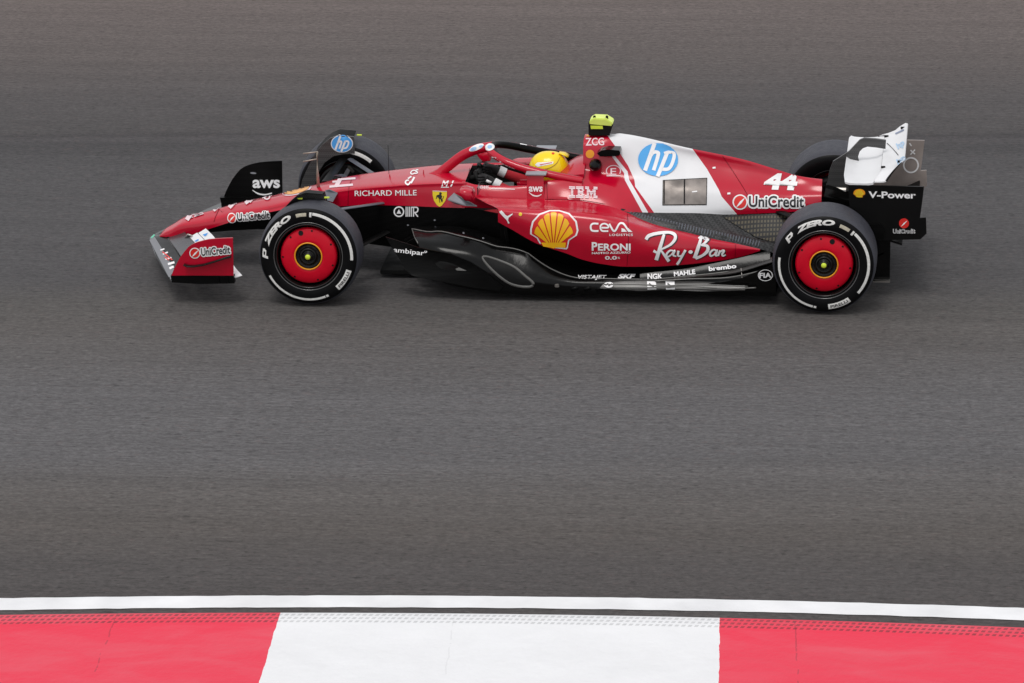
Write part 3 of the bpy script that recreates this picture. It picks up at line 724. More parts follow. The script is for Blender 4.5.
# --- rear wing
def smooth01(t): t = max(0, min(1, t)); return t*t*(3-2*t)
MAINP = [(3.715, .862), (3.74, .845), (3.80, .832), (3.87, .832), (3.93, .845), (3.975, .872)]
FLAPP = [(3.972, .890), (4.02, .905), (4.085, .935), (4.135, .980)]
def rw_surf(prof, tipx, tipz, th=.014):
    ys = [-.595, -.588, -.575, -.555, -.53, -.50, -.46]+list(np.linspace(-.4, .4, 13))+[.46, .50, .53, .555, .575, .588, .595]
    bm = bmesh.new(); top = []; bot = []
    for i, (x, z) in enumerate(prof):
        ra = []; rb = []
        for y in ys:
            k_ = smooth01((abs(y)-.46)/.135)**1.3
            X = x+(tipx[i]-x)*k_; Z = z+(tipz[i]-z)*k_**1.4
            ra.append(bm.verts.new((X, y, Z))); rb.append(bm.verts.new((X+.003, y, Z-th)))
        top.append(ra); bot.append(rb)
    n_ = len(ys)
    for i in range(len(prof)-1):
        for j in range(n_-1):
            bm.faces.new([top[i][j], top[i+1][j], top[i+1][j+1], top[i][j+1]]); bm.faces.new([bot[i][j], bot[i][j+1], bot[i+1][j+1], bot[i+1][j]])
    for i in (0, len(prof)-1):
        for j in range(n_-1): bm.faces.new([top[i][j], top[i][j+1], bot[i][j+1], bot[i][j]])
    for j in (0, n_-1):
        for i in range(len(prof)-1): bm.faces.new([top[i][j], bot[i][j], bot[i+1][j], top[i+1][j]])
    bmesh.ops.recalc_face_normals(bm, faces=bm.faces); return bm
rwm = part('rear_wing_plane', rw_surf(MAINP, [3.725, 3.75, 3.80, 3.85, 3.89, 3.92], [.848, .840, .836, .836, .838, .842]), WHITE, ang=50)
rwf = part('rear_wing_flap', rw_surf(FLAPP, [3.93, 3.96, 3.99, 4.01], [.850, .850, .852, .858], .008), WHITE, ang=50)
bm = bmesh.new()                                            # slot edge and gurney trim
ysl = np.linspace(-.50, .50, 20)
tube_bm([(3.974, y, .884) for y in ysl], (.004, .005), bm, n=6)
for s in (-1, 1):
    P = []
    for y_ in np.linspace(.505, .594, 10):
        k_ = smooth01((y_-.46)/.135)**1.3; P.append((4.135-.125*k_+.002, s*y_, .980-.122*k_**1.4-.004))
    tube_bm(P, [(.003+.006*i/9, .003+.006*i/9) for i in range(10)], bm, n=6)
    box_bm((4.10, s*.44, .952), (.03, .012, .016), bm); box_bm((3.985, s*.40, .900), (.03, .012, .014), bm)
part('wing_slot_trim', bm, BLACK, ang=0)
rwp = [(848.3, 185), (924, 186.8), (922.5, 200), (920, 218), (926, 217.6), (926.6, 233.5), (920.5, 239.3), (877, 240.5), (862, 241), (858, 222), (849.5, 207)]
def rwend(s):
    P = [W(a, b_, -.60) for a, b_ in rwp]; P = [(p[0]-(.02 if s > 0 else 0), p[1] if s < 0 else -p[1], p[2]) for p in P]
    return plate_bm(P, .014, n=(0, -s, 0))
RWK = paint('endplate_black', (.005, .005, .005), .35, spec=.12)
rwn = part('rear_endplate', rwend(-1), RWK); rwfar = part('rear_endplate', rwend(1), paint('endplate_skylit', (.32, .275, .25), .35, spec=.6, var=.2, scale=6))  # far plate's pale brown base paints sky light on its inner face
py = [(827, 184), (829, 172), (833, 161.6), (841, 156.5), (849, 151.4), (855, 145), (859.7, 140), (864, 138.2), (876, 139), (886, 140.5), (885.5, 149), (876, 147.5), (867.5, 146.7), (863, 148.3), (859.7, 151.5), (858, 157), (859.7, 164.7), (862, 168.3), (856, 167), (850, 166), (849.5, 190), (838, 198), (828, 200)]
part('wing_pylon', plate_bm([W(a, b_, -.012) for a, b_ in py], .024), carbon('carbon_satin', .05, .35, 90, .3))
# exhaust and crash structure
bm = bmesh.new(); a = Vector(W(824, 195, 0)); c = Vector(W(852, 201, 0))
tube_bm([a, (a+c)/2, c, c+Vector((.12, 0, -.02))], [(.10, .085), (.095, .08), (.07, .06), (.05, .04)], bm, n=20)
part('crash_structure', bm, CARBONG, ang=40)
bm = bmesh.new(); tube_bm([W(826, 190, 0), W(846, 191, 0)], .032, bm, n=16); part('exhaust_pipe', bm, SILVER, ang=40)
bm = bmesh.new(); box_bm((4.05, 0, .42), (.16, 1.18, .015), bm, rot=Matrix.Rotation(R(18), 3, 'Y')); box_bm((4.17, 0, .49), (.12, 1.18, .012), bm, rot=Matrix.Rotation(R(-25), 3, 'Y'))
part('beam_wing', bm, CARBON)
p = W(927, 222, 0); bm = box_bm((4.22, 0, .33), (.06, .08, .10), bev=.01); part('rear_light', bm, paint('rain_light', (.10, .01, .01), .2))
for s in (-1, 1):
    P = [W(a, b_, -.50) for a, b_ in [(862, 236), (890.5, 240), (889.8, 279), (874, 279.5), (866, 262)]]
    P = [(p[0], p[1]*(1 if s < 0 else -1), p[2]) for p in P]
    part('diffuser_fence', plate_bm(P, .012, n=(0, -s, 0)), CARBONG)
    a, c = W(873, 280, -.50), W(890, 279.5, -.50)
    part('diffuser_lip', box_bm(((a[0]+c[0])/2, s*.52, (a[2]+c[2])/2), (c[0]-a[0], .06, .008)), SILVER)
    P = [W(a, b_, -.62) for a, b_ in [(858, 226), (879, 224), (884, 228), (884, 236), (862, 238)]]
    part('winglet_stack', plate_bm([(p[0], p[1]*(1 if s < 0 else -1), p[2]) for p in P], .02, n=(0, -s, 0)), CARBON)
bm = bmesh.new()                                            # diffuser roof
rows = [[(3.2, h, .06), (3.6, h, .12), (3.85, h, .22), (4.0, h, .30)] for h in (0, .25, .5)]
for s in (-1, 1): grid_bm(bm, [np.array(r_) for r_ in rows], side=s)
clean(bm); bmesh.ops.solidify(bm, geom=bm.faces[:], thickness=.01); part('diffuser', bm, CARBON)
bm = bmesh.new(); box_bm((3.35, 0, .33), (1.0, .30, .36), bm, bev=.03); part('gearbox', bm, CARBON)

# ------------------------------------------------------------------ wheels
def slice_bm(bm, sp):
    xs_ = [v.co.x for v in bm.verts]; ys_ = [v.co.y for v in bm.verts]
    for ax, lo, hi in ((0, min(xs_), max(xs_)), (1, min(ys_), max(ys_))):
        t = math.ceil(lo/sp)*sp
        while t < hi:
            co = (t, 0, 0) if ax == 0 else (0, t, 0); no = (1, 0, 0) if ax == 0 else (0, 1, 0)
            bmesh.ops.bisect_plane(bm, geom=bm.verts[:]+bm.edges[:]+bm.faces[:], dist=1e-5, plane_co=co, plane_no=no); t += sp
def sidewall_y(r, w_): return np.interp(r, [.232, .25, .27, .30, .315, .330, .342], [-w_/2+.012, -w_/2+.004, -w_/2, -w_/2, -w_/2+.003, -w_/2+.010, -w_/2+.020])
def sector(bm, w_, r0, r1, a0, a1, off=.0016, flipy=1, n=None):
    n = n or max(2, int(abs(a1-a0)/2)); rs = np.linspace(r0, r1, 5); V = []
    for i in range(n+1):
        a = R(a0+(a1-a0)*i/n); V.append([bm.verts.new((r*math.cos(a), flipy*(sidewall_y(r, w_)-off), r*math.sin(a))) for r in rs])
    for i in range(n):
        for j in range(4): bm.faces.new([V[i][j], V[i+1][j], V[i+1][j+1], V[i][j+1]])
    return bm
def text_mesh(s, bold=0., shear=0., sp=1.):
    cu = bpy.data.curves.new('t', 'FONT'); cu.body = s; cu.offset = 0 if 'M' in s else bold; cu.shear = shear; cu.space_character = sp; cu.resolution_u = 4
    o = bpy.data.objects.new('t', cu); COL.objects.link(o)
    me = bpy.data.meshes.new_from_object(o); bpy.data.objects.remove(o); bpy.data.curves.remove(cu)
    bm = bmesh.new(); bm.from_mesh(me)
    if 'M' in s and bold > 0:
        for k_, (dx, dy) in enumerate(((bold, 0), (-bold, 0), (0, bold), (0, -bold))):
            n0 = len(bm.verts); bm.from_mesh(me); bm.verts.ensure_lookup_table()
            for v in bm.verts[n0:]: v.co += Vector((dx, dy, .00012*(k_+1)))
    bpy.data.meshes.remove(me)
    bmesh.ops.remove_doubles(bm, verts=bm.verts, dist=1e-5)
    return bm
def arc_text(bm, w_, s, a_mid, span, r0, r1, bold=.02, shear=.25, off=.0016):
    t = text_mesh(s, bold, shear); slice_bm(t, .12); bmesh.ops.triangulate(t, faces=t.faces[:])
    xs_ = [v.co.x for v in t.verts]; ys_ = [v.co.y for v in t.verts]; x0, x1, y0, y1 = min(xs_), max(xs_), min(ys_), max(ys_)
    mp = {}
    for v in t.verts:
        a = R(a_mid+span/2-span*(v.co.x-x0)/(x1-x0)); r = r0+(r1-r0)*(v.co.y-y0)/(y1-y0)
        mp[v] = bm.verts.new((r*math.cos(a), sidewall_y(r, w_)-off, r*math.sin(a)))
    for f in t.faces:
        try: bm.faces.new([mp[v] for v in f.verts])
        except ValueError: pass
    t.free(); return bm
def make_wheel(w_, da, x, y, side, cam):
    o = -w_/2
    def vis(bm): return bm
    tyre = [(.230, o+.03), (.231, o+.014), (.236, o+.009), (.25, o+.004), (.27, o), (.30, o), (.315, o+.003), (.330, o+.010), (.342, o+.020), (.351, o+.036), (.3565, o+.060), (.3592, o+.095), (.36, 0)]
    tyre = tyre+[(r, -y_) for r, y_ in reversed(tyre[:-1])]
    mats = [0]*(len(tyre)-1)
    for i in range(8, len(tyre)-9): mats[i] = 1
    root = obj('wheel', lathe_bm([(.232, -o-.02), (.228, -o-.012), (.222, -o-.02), (.20, -o-.06), (.19, 0), (.205, o+.09), (.217, o+.055), (.219, o+.02), (.2235, o+.008), (.228, o+.005), (.2325, o+.010)]), [RIM], CAR)
    tb = lathe_bm(tyre, 128, mats=mats); t_ = obj('tyre', tb, [WALL, TREAD], root)
    # fine moulded rings beside the rim, base lightened as painted sheen
    bm = lathe_bm([(.240, o+.0055), (.2415, o+.002), (.244, o+.0015), (.246, o+.0055)], 96); obj('moulded_ring', bm, [paint('ring_sheen', (.09, .09, .09), .16, spec=.8)] if 'ring_sheen' not in bpy.data.materials else [bpy.data.materials['ring_sheen']], root)
    bm = lathe_bm([(.200, o+.07), (.200, o+.040), (.196, o+.031), (.185, o+.024), (.15, o+.016), (.12, o+.013), (.098, o+.012), (.095, o+.016)], 96)
    obj('wheel_cover', bm, [COVER], root)
    bm = lathe_bm([(.100, o+.0105), (.097, o+.006), (.0915, o+.007), (.0905, o+.016)], 72); obj('hub_ring', bm, [DECALO], root)
    bm = lathe_bm([(.093, o+.018), (.085, o+.030), (.062, o+.034), (.058, o+.010), (.054, o+.004), (.046, o+.006), (.044, o+.014), (.034, o+.012), (.030, o-.004), (.024, o-.010), (0, o-.012)], 48)
    for i in range(10):
        a = 2*PI*i/10; box_bm((.070*math.cos(a), o+.028, .070*math.sin(a)), (.007, .008, .007), bm)
    hb = obj('hub_nut', bm, [paint('hub_metal', (.006, .0055, .0055), .3, spec=.35)] if 'hub_metal' not in bpy.data.materials else [bpy.data.materials['hub_metal']], root)
    bm = lathe_bm([(.0185, o-.0125), (.017, o-.019), (.010, o-.023), (0, o-.0235)], 24); obj('hub_tip', bm, [LIME], root)
    bm = bmesh.new()                                        # holes in the cover
    for k_, (a, r, rad) in enumerate([(107, .172, .018)]+[(q, .182, .0072) for q in (81, 133, 183, 236, 290, 339, 28)]):
        a = R(a+da); n = 14; yv = np.interp(r, [.15, .185, .196], [o+.016, o+.024, o+.031])-.0015
        bm.faces.new([bm.verts.new((r*math.cos(a)+rad*math.cos(2*PI*j/n), yv+(rad*math.cos(2*PI*j/n)*math.cos(a)+rad*math.sin(2*PI*j/n)*math.sin(a))*.25-.0008, r*math.sin(a)+rad*math.sin(2*PI*j/n))) for j in range(n)])
    bmesh.ops.recalc_face_normals(bm, faces=bm.faces); obj('cover_hole', bm, [BLACK], root)
    if side < 0:
        bm = bmesh.new()
        sector(bm, w_, .299, .318, 83+da, -4+da); sector(bm, w_, .301, .317, 207+da, 292+da)
        sector(bm, w_, .301, .317, 293+da, 296.5+da); sector(bm, w_, .285, .318, 84+da, 87+da)
        
        for x0, x1, y0, y1 in ((0, .3, 0, 1), (.3, .92, .80, 1), (.68, 1, .52, .80), (.3, .92, .33, .52)):
            prev = None
            for y_ in np.linspace(y0, y1, 7):
                row = []
                for x_ in (x0, x1):
                    a_ = R(184+da-12*(x_+.25*y_)); r_ = .284+.040*y_; row.append(bm.verts.new((r_*math.cos(a_), sidewall_y(r_, w_)-.0018, r_*math.sin(a_))))
                if prev: bm.faces.new([prev[0], prev[1], row[1], row[0]])
                prev = row
        arc_text(bm, w_, 'ZERO', 139+da, 54, .284, .324, .06, .3)
        bmesh.ops.recalc_face_normals(bm, faces=bm.faces); obj('tyre_marking', bm, [CREAM], root)
        bm = bmesh.new(); sector(bm, w_, .282, .320, 312+da, 342+da); obj('tyre_label', bm, [CREAM], root)
        t2 = bmesh.new(); arc_text(t2, w_, 'PIRELLI', 327+da, -24, .312, .292, .02, 0, .003); obj('tyre_lettering', t2, [DECALK], root)
        bm = bmesh.new(); sector(bm, w_, .290, .314, 91+da, 105+da); obj('tyre_badge', bm, [BEIGE], root)
    else:
        bm = bmesh.new()
        for a0, a1 in (((98, 132), (250, 340)) if w_ < .35 else ()): sector(bm, w_, .294, .320, a0, a1, flipy=-1)
        bmesh.ops.recalc_face_normals(bm, faces=bm.faces); obj('tyre_marking', bm, [CREAM], root)
    bm = lathe_bm([(.0, -o-.05), (.17, -o-.05), (.185, -o-.03), (.185, -o+.02), (.16, -o+.04), (0, -o+.04)], 40)
    obj('brake_drum', bm, [CARBON], root)
    if side > 0:
        # outside faces away from us: turn the wheel about its vertical
        root.rotation_euler = (R(cam), 0, PI)
        for c in root.children:
            if c.name.startswith('tyre_marking'):
                pass
    else: root.rotation_euler = (R(-cam), 0, 0)
    root.location = (x, y, .36)
    return root
make_wheel(.305, 0, 0, -.8475, -1, 3.2)
make_wheel(.405, -36, 3.6, -.7975, -1, 1.5)
make_wheel(.305, 0, 0, .8475, 1, -3.2)
make_wheel(.405, -36, 3.6, .7975, 1, -1.5)

carbon_mid = paint('soot_grey', (.05, .048, .045), .35)
# wheel-side fairings and arms
fp = [(300, 190), (303, 178), (309, 165), (316, 152), (323, 144), (330, 138), (338, 134.8), (354, 136.3), (355, 153), (344, 153.5), (334, 155.5), (325, 162), (318, 173), (314, 190)]
for s in (-1, 1):
    P = [W(a, b_, .69) for a, b_ in fp]; P = [(p[0], p[1]*(1 if s > 0 else -1), p[2]-(0 if s > 0 else .022)) for p in P]
    bm = plate_bm(P, .016, n=(0, -s, 0))
    fr = part('wheel_fairing', bm, carbon('carbon_warm', .06, .32, 90, .3) if 'carbon_warm' not in bpy.data.materials else bpy.data.materials['carbon_warm'])
    if s > 0: fairing = fr
    # top lip folding over the tyre
    P2 = [P[i] for i in range(1, 8)]
    bm = bmesh.new()
    for q, q2 in zip(P2, P2[1:]):
        bm.faces.new([bm.verts.new(q), bm.verts.new(q2), bm.verts.new((q2[0], s*.80, q2[2]+.012)), bm.verts.new((q[0], s*.80, q[2]+.012))])
    bmesh.ops.remove_doubles(bm, verts=bm.verts, dist=1e-4); bmesh.ops.solidify(bm, geom=bm.faces[:], thickness=.006)
    part('fairing_lip', bm, BLACK, fr, ang=50)
    for dx in (-.09, .10):
        part('fairing_mark', box_bm((dx+.01, s*.775, (.757 if dx > 0 else .748)-(0 if s > 0 else .022)), (.035, .015, .008)), LIME, fr)
for s in (-1, 1):
    bm = lathe_bm([(0, 0), (.19, 0), (.20, .01), (.20, .05), (0, .05)], 40)
    for v in bm.verts: v.co = Vector((v.co.x, s*.655+v.co.y*s, v.co.z+.36))
    dk = part('brake_duct', bm, BLACK)
    for (x_, z_, w2, h2, an) in ((.02, .49, .03, .10, 30), (-.07, .47, .09, .025, 5), (.10, .44, .05, .03, -20), (.06, .53, .02, .06, -40)):
        part('duct_fitting', box_bm((x_, s*.645, z_), (w2, .02, h2), rot=Matrix.Rotation(R(an), 3, 'Y'), bev=.004), GREYM if h2 > .08 else carbon_mid, dk)
def arm(a, c, ra=.035, rb=.008, mt=CARBON, name='suspension_arm'):
    for s in (-1, 1):
        A_ = Vector((a[0], s*a[1], a[2])); C_ = Vector((c[0], s*c[1], c[2]))
        part(name, tube_bm([A_, (A_+C_)/2, C_], [(ra, rb)]*3, n=10), mt, ang=40)
BLADE = paint('arm_blue_grey', (.09, .095, .115), .3, spec=.7)  # blue-grey base paints the sky's reflection on the arm
arm((.42, .22, .535), (.05, .68, .60), .022, .008, BLADE)
arm((-.05, .17, .57), (.0, .68, .60))
arm((-.15, .17, .33), (0, .68, .20)); arm((.45, .24, .33), (.02, .68, .19))
arm((.02, .19, .60), (.05, .64, .26), .016, .012, name='push_rod')
arm((-.10, .17, .40), (-.08, .66, .33), .014, .008, name='track_rod')
arm((3.25, .17, .50), (3.58, .58, .50)); arm((3.7, .12, .48), (3.6, .58, .52)); arm((3.2, .2, .25), (3.58, .58, .2)); arm((3.85, .15, .27), (3.62, .58, .2))
arm((3.6, .15, .36), (3.6, .6, .36), .03, .03, BLACK, 'drive_shaft')
P = [W(325, 191, -.2), W(329.4, 190, -.2), W(337.6, 193.5, -.2), W(332.8, 202, -.34), W(327.3, 200.5, -.34)]
for s in (-1, 1): part('arm_shroud', plate_bm([(p[0], p[1]*(1 if s < 0 else -1), p[2]) for p in P], .01, n=(0, -s, .3)), BLADE)

# ------------------------------------------------------------------ steering wheel
bm = bmesh.new(); c = Vector((1.10, 0, .680)); rot = Matrix.Rotation(R(-22), 3, 'Y')
box_bm(c, (.03, .15, .10), bm, rot=rot, bev=.008)
for s in (-1, 1):
    g = [c+rot@Vector(v_) for v_ in ((0, s*.06, .055), (0, s*.115, .06), (0.004, s*.14, .02), (.004, s*.14, -.03), (0, s*.11, -.06), (0, s*.06, -.05))]
    tube_bm(cr(g, 4), .014, bm, n=10)
tube_bm([c, c+Vector((-.18, 0, -.05))], .022, bm, n=10)
part('steering_wheel', bm, BLACK, ang=40)

# ------------------------------------------------------------------ driver
def skin_obj(name, verts, edges, rads, mt, parent=None, lvl=2, root=0):
    me = bpy.data.meshes.new(name); me.from_pydata(verts, edges, []); o = bpy.data.objects.new(name, me); COL.objects.link(o)
    md = o.modifiers.new('s', 'SKIN'); md.use_smooth_shade = True
    for i, r in enumerate(rads):
        me.skin_vertices[0].data[i].radius = r if isinstance(r, tuple) else (r, r)
    me.skin_vertices[0].data[root].use_root = True
    o.modifiers.new('b', 'SUBSURF').levels = lvl
    dg = bpy.context.evaluated_depsgraph_get(); m2 = bpy.data.meshes.new_from_object(o.evaluated_get(dg)); o.modifiers.clear(); o.data = m2
    bpy.data.meshes.remove(me); m2.materials.clear(); m2.materials.append(mt)
    for f in m2.polygons: f.use_smooth = True
    if parent: o.parent = parent
    return o
bv = [(1.72, 0, .24), (1.70, 0, .40), (1.67, 0, .54), (1.655, 0, .63), (1.62, 0, .70), (1.60, 0, .76)]
be = [(0, 1), (1, 2), (2, 3), (3, 4), (4, 5)]; br = [(.14, .10), (.13, .10), (.15, .10), .055, .07, .075]
for s in (-1, 1):
    i = len(bv); bv += [(1.66, s*.165, .575), (1.47, s*.225, .555), (1.30, s*.175, .635), (1.225, s*.155, .672), (1.66, s*.09, .22), (1.25, s*.12, .42), (.80, s*.08, .34), (.72, s*.08, .42)]
    be += [(2, i), (i, i+1), (i+1, i+2), (i+2, i+3), (0, i+4), (i+4, i+5), (i+5, i+6), (i+6, i+7)]
    br += [.065, .05, .038, .030, .085, .065, .045, .03]
person = skin_obj('person', bv, be, br, SUIT)
person['label'] = 'driver in yellow helmet and red suit gripping the steering wheel inside the red racing car'; person['category'] = 'driver'
for s in (-1, 1):                                           # gloves: palm, four fingers round the grip, thumb
    vs = [(1.235, s*.155, .667), (1.185, s*.150, .687), (1.155, s*.146, .694)]; es = [(0, 1), (1, 2)]; rs = [.033, (.030, .036), (.024, .036)]
    for f, dz, ln in ((0, .030, 1.), (1, .010, 1.05), (2, -.010, 1.), (3, -.028, .8)):
        i = len(vs); x0 = 1.150
        vs += [(x0, s*.145, .694+dz), (x0-.032*ln, s*(.165), .694+dz), (x0-.045*ln, s*.145, .692+dz), (x0-.036*ln, s*.122, .690+dz)]
        es += [(2, i), (i, i+1), (i+1, i+2), (i+2, i+3)]; rs += [.011, .010, .0095, .009]
    i = len(vs); vs += [(1.165, s*.125, .717), (1.135, s*.115, .724), (1.112, s*.112, .717)]; es += [(1, i), (i, i+1), (i+1, i+2)]; rs += [.013, .012, .010]
    gl = skin_obj('glove', vs, es, rs, GLOVE, person)
    bm = tube_bm([(1.26, s*.16, .657), (1.215, s*.156, .680)], [(.037, .037), (.036, .036)], n=16); part('glove_cuff', bm, WHITE, gl, ang=40)
    bm = bmesh.new(); tube_bm([(1.20, s*.19, .687), (1.165, s*.187, .702)], (.004, .012), bm, n=6); part('glove_stripe', bm, DECALW, gl, ang=0)
bm = bmesh.new(); bmesh.ops.create_uvsphere(bm, u_segments=48, v_segments=32, radius=1)
HC = Vector((1.600, 0, .738))
for v_ in bm.verts:
    x, y, z = v_.co
    x = math.copysign(abs(x)**.82, x)
    X = x*(.150 if x < 0 else .140); Z = z*.132
    if x > 0 and z < .3: X *= 1+.04*(.3-z)
    if x < 0 and z < -.1: X *= 1.08
    v_.co = HC+Vector((X, y*.122, Z))
helmet = obj('helmet', bm, YELLOW, person, smooth=True)
bm = bmesh.new(); us = np.linspace(-1.25, 1.25, 25); vs_ = np.linspace(-.38, .22, 9); V = []
for a in us:
    V.append([bm.verts.new(HC+Vector((-.1535*math.cos(a)*math.cos(b_)*(1.05 if b_ < -.1 else 1), .124*math.sin(a)*math.cos(b_), .133*math.sin(b_)))) for b_ in vs_])
for i in range(len(V)-1):
    for j in range(len(vs_)-1): bm.faces.new([V[i][j], V[i+1][j], V[i+1][j+1], V[i][j+1]])
bmesh.ops.recalc_face_normals(bm, faces=bm.faces); obj('visor', bm, VISOR, helmet, smooth=True)
bm = bmesh.new(); tube_bm([(1.67, -.0, .864), (1.71, -.0, .853), (1.738, -.0, .838)], [(.03, .005), (.045, .008), (.045, .006)], bm, n=8); obj('helmet_spoiler', bm, YELLOW, helmet, smooth=True)

# ------------------------------------------------------------------ lettering, emblems and panels laid on the bodywork
bpy.context.view_layer.update()
def bvh(*objs):
    vs, fs = [], []
    for o in objs:
        n0 = len(vs); mw = o.matrix_world
        vs += [mw@v.co for v in o.data.vertices]; fs += [[i+n0 for i in p.vertices] for p in o.data.polygons]
    return BVHTree.FromPolygons(vs, fs)
TREES = {}
def tree(objs):
    k_ = tuple(o.name for o in objs)
    if k_ not in TREES: TREES[k_] = bvh(*objs)
    return TREES[k_]
CV = Vector(CAM)
def lay(name, bm, targets, mt, off=.0025, sp=3., parent=None, Y=None, both=False):
    """bm drawn flat in sight units; every vertex dropped on to the panel it belongs to"""
    T = tree(targets); slice_bm(bm, sp); miss = []
    last = None; hits = {}
    for v in bm.verts:
        d = Vector(_f+_r*(v.co.x-512)/FPX-_u*(v.co.y-341.5)/FPX).normalized()
        h, nrm, _, dist = T.ray_cast(CV, d)
        if h is None: miss.append((v, d)); continue
        if nrm.dot(d) > 0: nrm = -nrm
        hits[v] = (h+nrm*(off+v.co.z), dist)
    if hits:
        md = sorted(q[1] for q in hits.values())[len(hits)//2]
        for v, d in miss:
            h, nrm, _, _ = T.find_nearest(CV+d*md)
            if nrm.dot(d) > 0: nrm = -nrm
            hits[v] = (h+nrm*(off+v.co.z), md)
    for v, (q, _) in hits.items(): v.co = q
    bmesh.ops.recalc_face_normals(bm, faces=bm.faces)
    o = obj(name, bm, mt, parent or targets[0], smooth=True)
    if both: flip_copy(o)
    return o
def poly(bm, pts):
    f = bm.faces.new([bm.verts.new((a, b_, 0)) for a, b_ in pts]); bmesh.ops.triangulate(bm, faces=[f]); return bm
def polys(*L):
    bm = bmesh.new()
    for l in L: poly(bm, l)
    return bm
def ell(cx, cy, rx, ry=None, n=28, a=0):
    ry = ry or rx; a = R(a)
    return [(cx+rx*math.cos(t)*math.cos(a)-ry*math.sin(t)*math.sin(a), cy+rx*math.cos(t)*math.sin(a)+ry*math.sin(t)*math.cos(a)) for t in [2*PI*i/n for i in range(n)]]
def ringbm(bm, cx, cy, r0, r1, ry=1., n=32, a0=0, a1=360):
    V = [(bm.verts.new((cx+r0*math.cos(R(t)), cy+r0*ry*math.sin(R(t)), 0)), bm.verts.new((cx+r1*math.cos(R(t)), cy+r1*ry*math.sin(R(t)), 0))) for t in np.linspace(a0, a1, n+1)]
    for a, c in zip(V, V[1:]): bm.faces.new([a[0], a[1], c[1], c[0]])
    return bm
def text(bm, s, bl, br, h, bold=.01, shear=0., sp=1., skew=0., dz=0.):
    """s set between baseline ends bl and br, letter height h (sight units); skew leans the up direction"""
    t = text_mesh(s, bold, shear, sp); bmesh.ops.triangulate(t, faces=t.faces[:])
    xs_ = [v.co.x for v in t.verts]; x0, x1 = min(xs_), max(xs_)
    ref = text_mesh('H', bold); y1 = max(v.co.y for v in ref.verts); ref.free()
    dx, dy = br[0]-bl[0], br[1]-bl[1]; L = math.hypot(dx, dy); ux, uy = dx/L, dy/L
    nx_, ny_ = uy+skew*ux, -ux+skew*uy
    mp = {}
    for v in t.verts:
        a = (v.co.x-x0)/(x1-x0)*L; b_ = v.co.y/y1*h
        mp[v] = bm.verts.new((bl[0]+ux*a+nx_*b_, bl[1]+uy*a+ny_*b_, v.co.z+dz))
    for f in t.faces:
        try: bm.faces.new([mp[v] for v in f.verts])
        except ValueError: pass
    t.free(); return bm
def stroke(bm, pts, wd, n=6, ends=(1, 1)):
    """pen stroke with width wd (scalar or list) through pts"""
    P = cr([(a, b_, 0) for a, b_ in pts], n)[:, :2]; k_ = len(P)
    wl = np.interp(np.linspace(0, 1, k_), np.linspace(0, 1, len(wd)), wd) if isinstance(wd, (list, tuple)) else np.full(k_, wd)
    V = []
    for i in range(k_):
        t = P[min(i+1, k_-1)]-P[max(i-1, 0)]; t = t/max(np.hypot(*t), 1e-6); nn = np.array([-t[1], t[0]])*wl[i]/2
        V.append((bm.verts.new((*(P[i]+nn), 0)), bm.verts.new((*(P[i]-nn), 0))))
    for a, c in zip(V, V[1:]): bm.faces.new([a[0], a[1], c[1], c[0]])
    return bm
def T_(s, *a, **k_): return text(bmesh.new(), s, *a, **k_)

BODY = [cover, sidepod, surround]
# white field of the engine cover and the curved white stripe ahead of it
wf = [[(602, 128), (620, 128), (623, 140), (616.6, 148)], [(620, 128), (640, 128), (640, 180), (634.5, 180), (628, 165.6), (616.6, 148), (623, 140)],
      [(640, 128), (686, 138), (690.8, 146.5), (707, 169), (715, 183), (715, 216), (656.5, 216), (640, 193.2), (640, 180)], [(634.5, 180), (640, 180), (640, 193.2), (635.2, 186.6)],
      [(715, 183), (719, 190), (721.7, 196.6), (736.3, 213.5), (739, 217), (715, 217)]]
stp = [[(611.5, 156), (615, 156), (627.6, 171.5), (624, 173)], [(624, 173), (627.6, 171.5), (629.3, 180), (624.8, 180)], [(624.8, 180), (629.3, 180), (648.5, 213), (642.8, 213)]]
def livery(o, regions, mt):
    """cut the paint boundary into the panel (both sides of the car) and paint the inside"""
    me = o.data; me.materials.append(mt); mi_ = len(me.materials)-1; bm = bmesh.new(); bm.from_mesh(me)
    def dirv(p): return Vector(_f+_r*(p[0]-512)/FPX-_u*(p[1]-341.5)/FPX)
    done = set()
    for reg in regions:
        for p, q in zip(reg, reg[1:]+reg[:1]):
            k_ = tuple(sorted((p, q)))
            if k_ in done: continue
            done.add(k_)
            no = dirv(p).cross(dirv(q)).normalized(); x0 = min(W(*p, -.1)[0], W(*q, -.1)[0])-.25; x1 = max(W(*p, -.1)[0], W(*q, -.1)[0])+.25
            for s_ in (1, -1):
                fs = [f for f in bm.faces if f.calc_center_median().y*s_ < .02 and x0 < f.calc_center_median().x < x1]
                g = list({v for f in fs for v in f.verts})+list({e for f in fs for e in f.edges})+fs
                bmesh.ops.bisect_plane(bm, geom=g, dist=1e-5, plane_co=(CAM[0], CAM[1]*s_, CAM[2]), plane_no=(no.x, no.y*s_, no.z))
    def inside(x, y, P):
        c = False
        for (x1, y1), (x2, y2) in zip(P, P[1:]+P[:1]):
            if (y1 > y) != (y2 > y) and x < (x2-x1)*(y-y1)/(y2-y1)+x1: c = not c
        return c
    for f in bm.faces:
        c = f.calc_center_median(); d = Vector((c.x, -abs(c.y), c.z))-CV; z = d.dot(Vector(_f))
        px = 512+FPX*d.dot(Vector(_r))/z; py = 341.5-FPX*d.dot(Vector(_u))/z
        if any(inside(px, py, P_) for P_ in regions): f.material_index = mi_
    bm.to_mesh(me); bm.free()
livery(cover, wf+stp, WHITE)
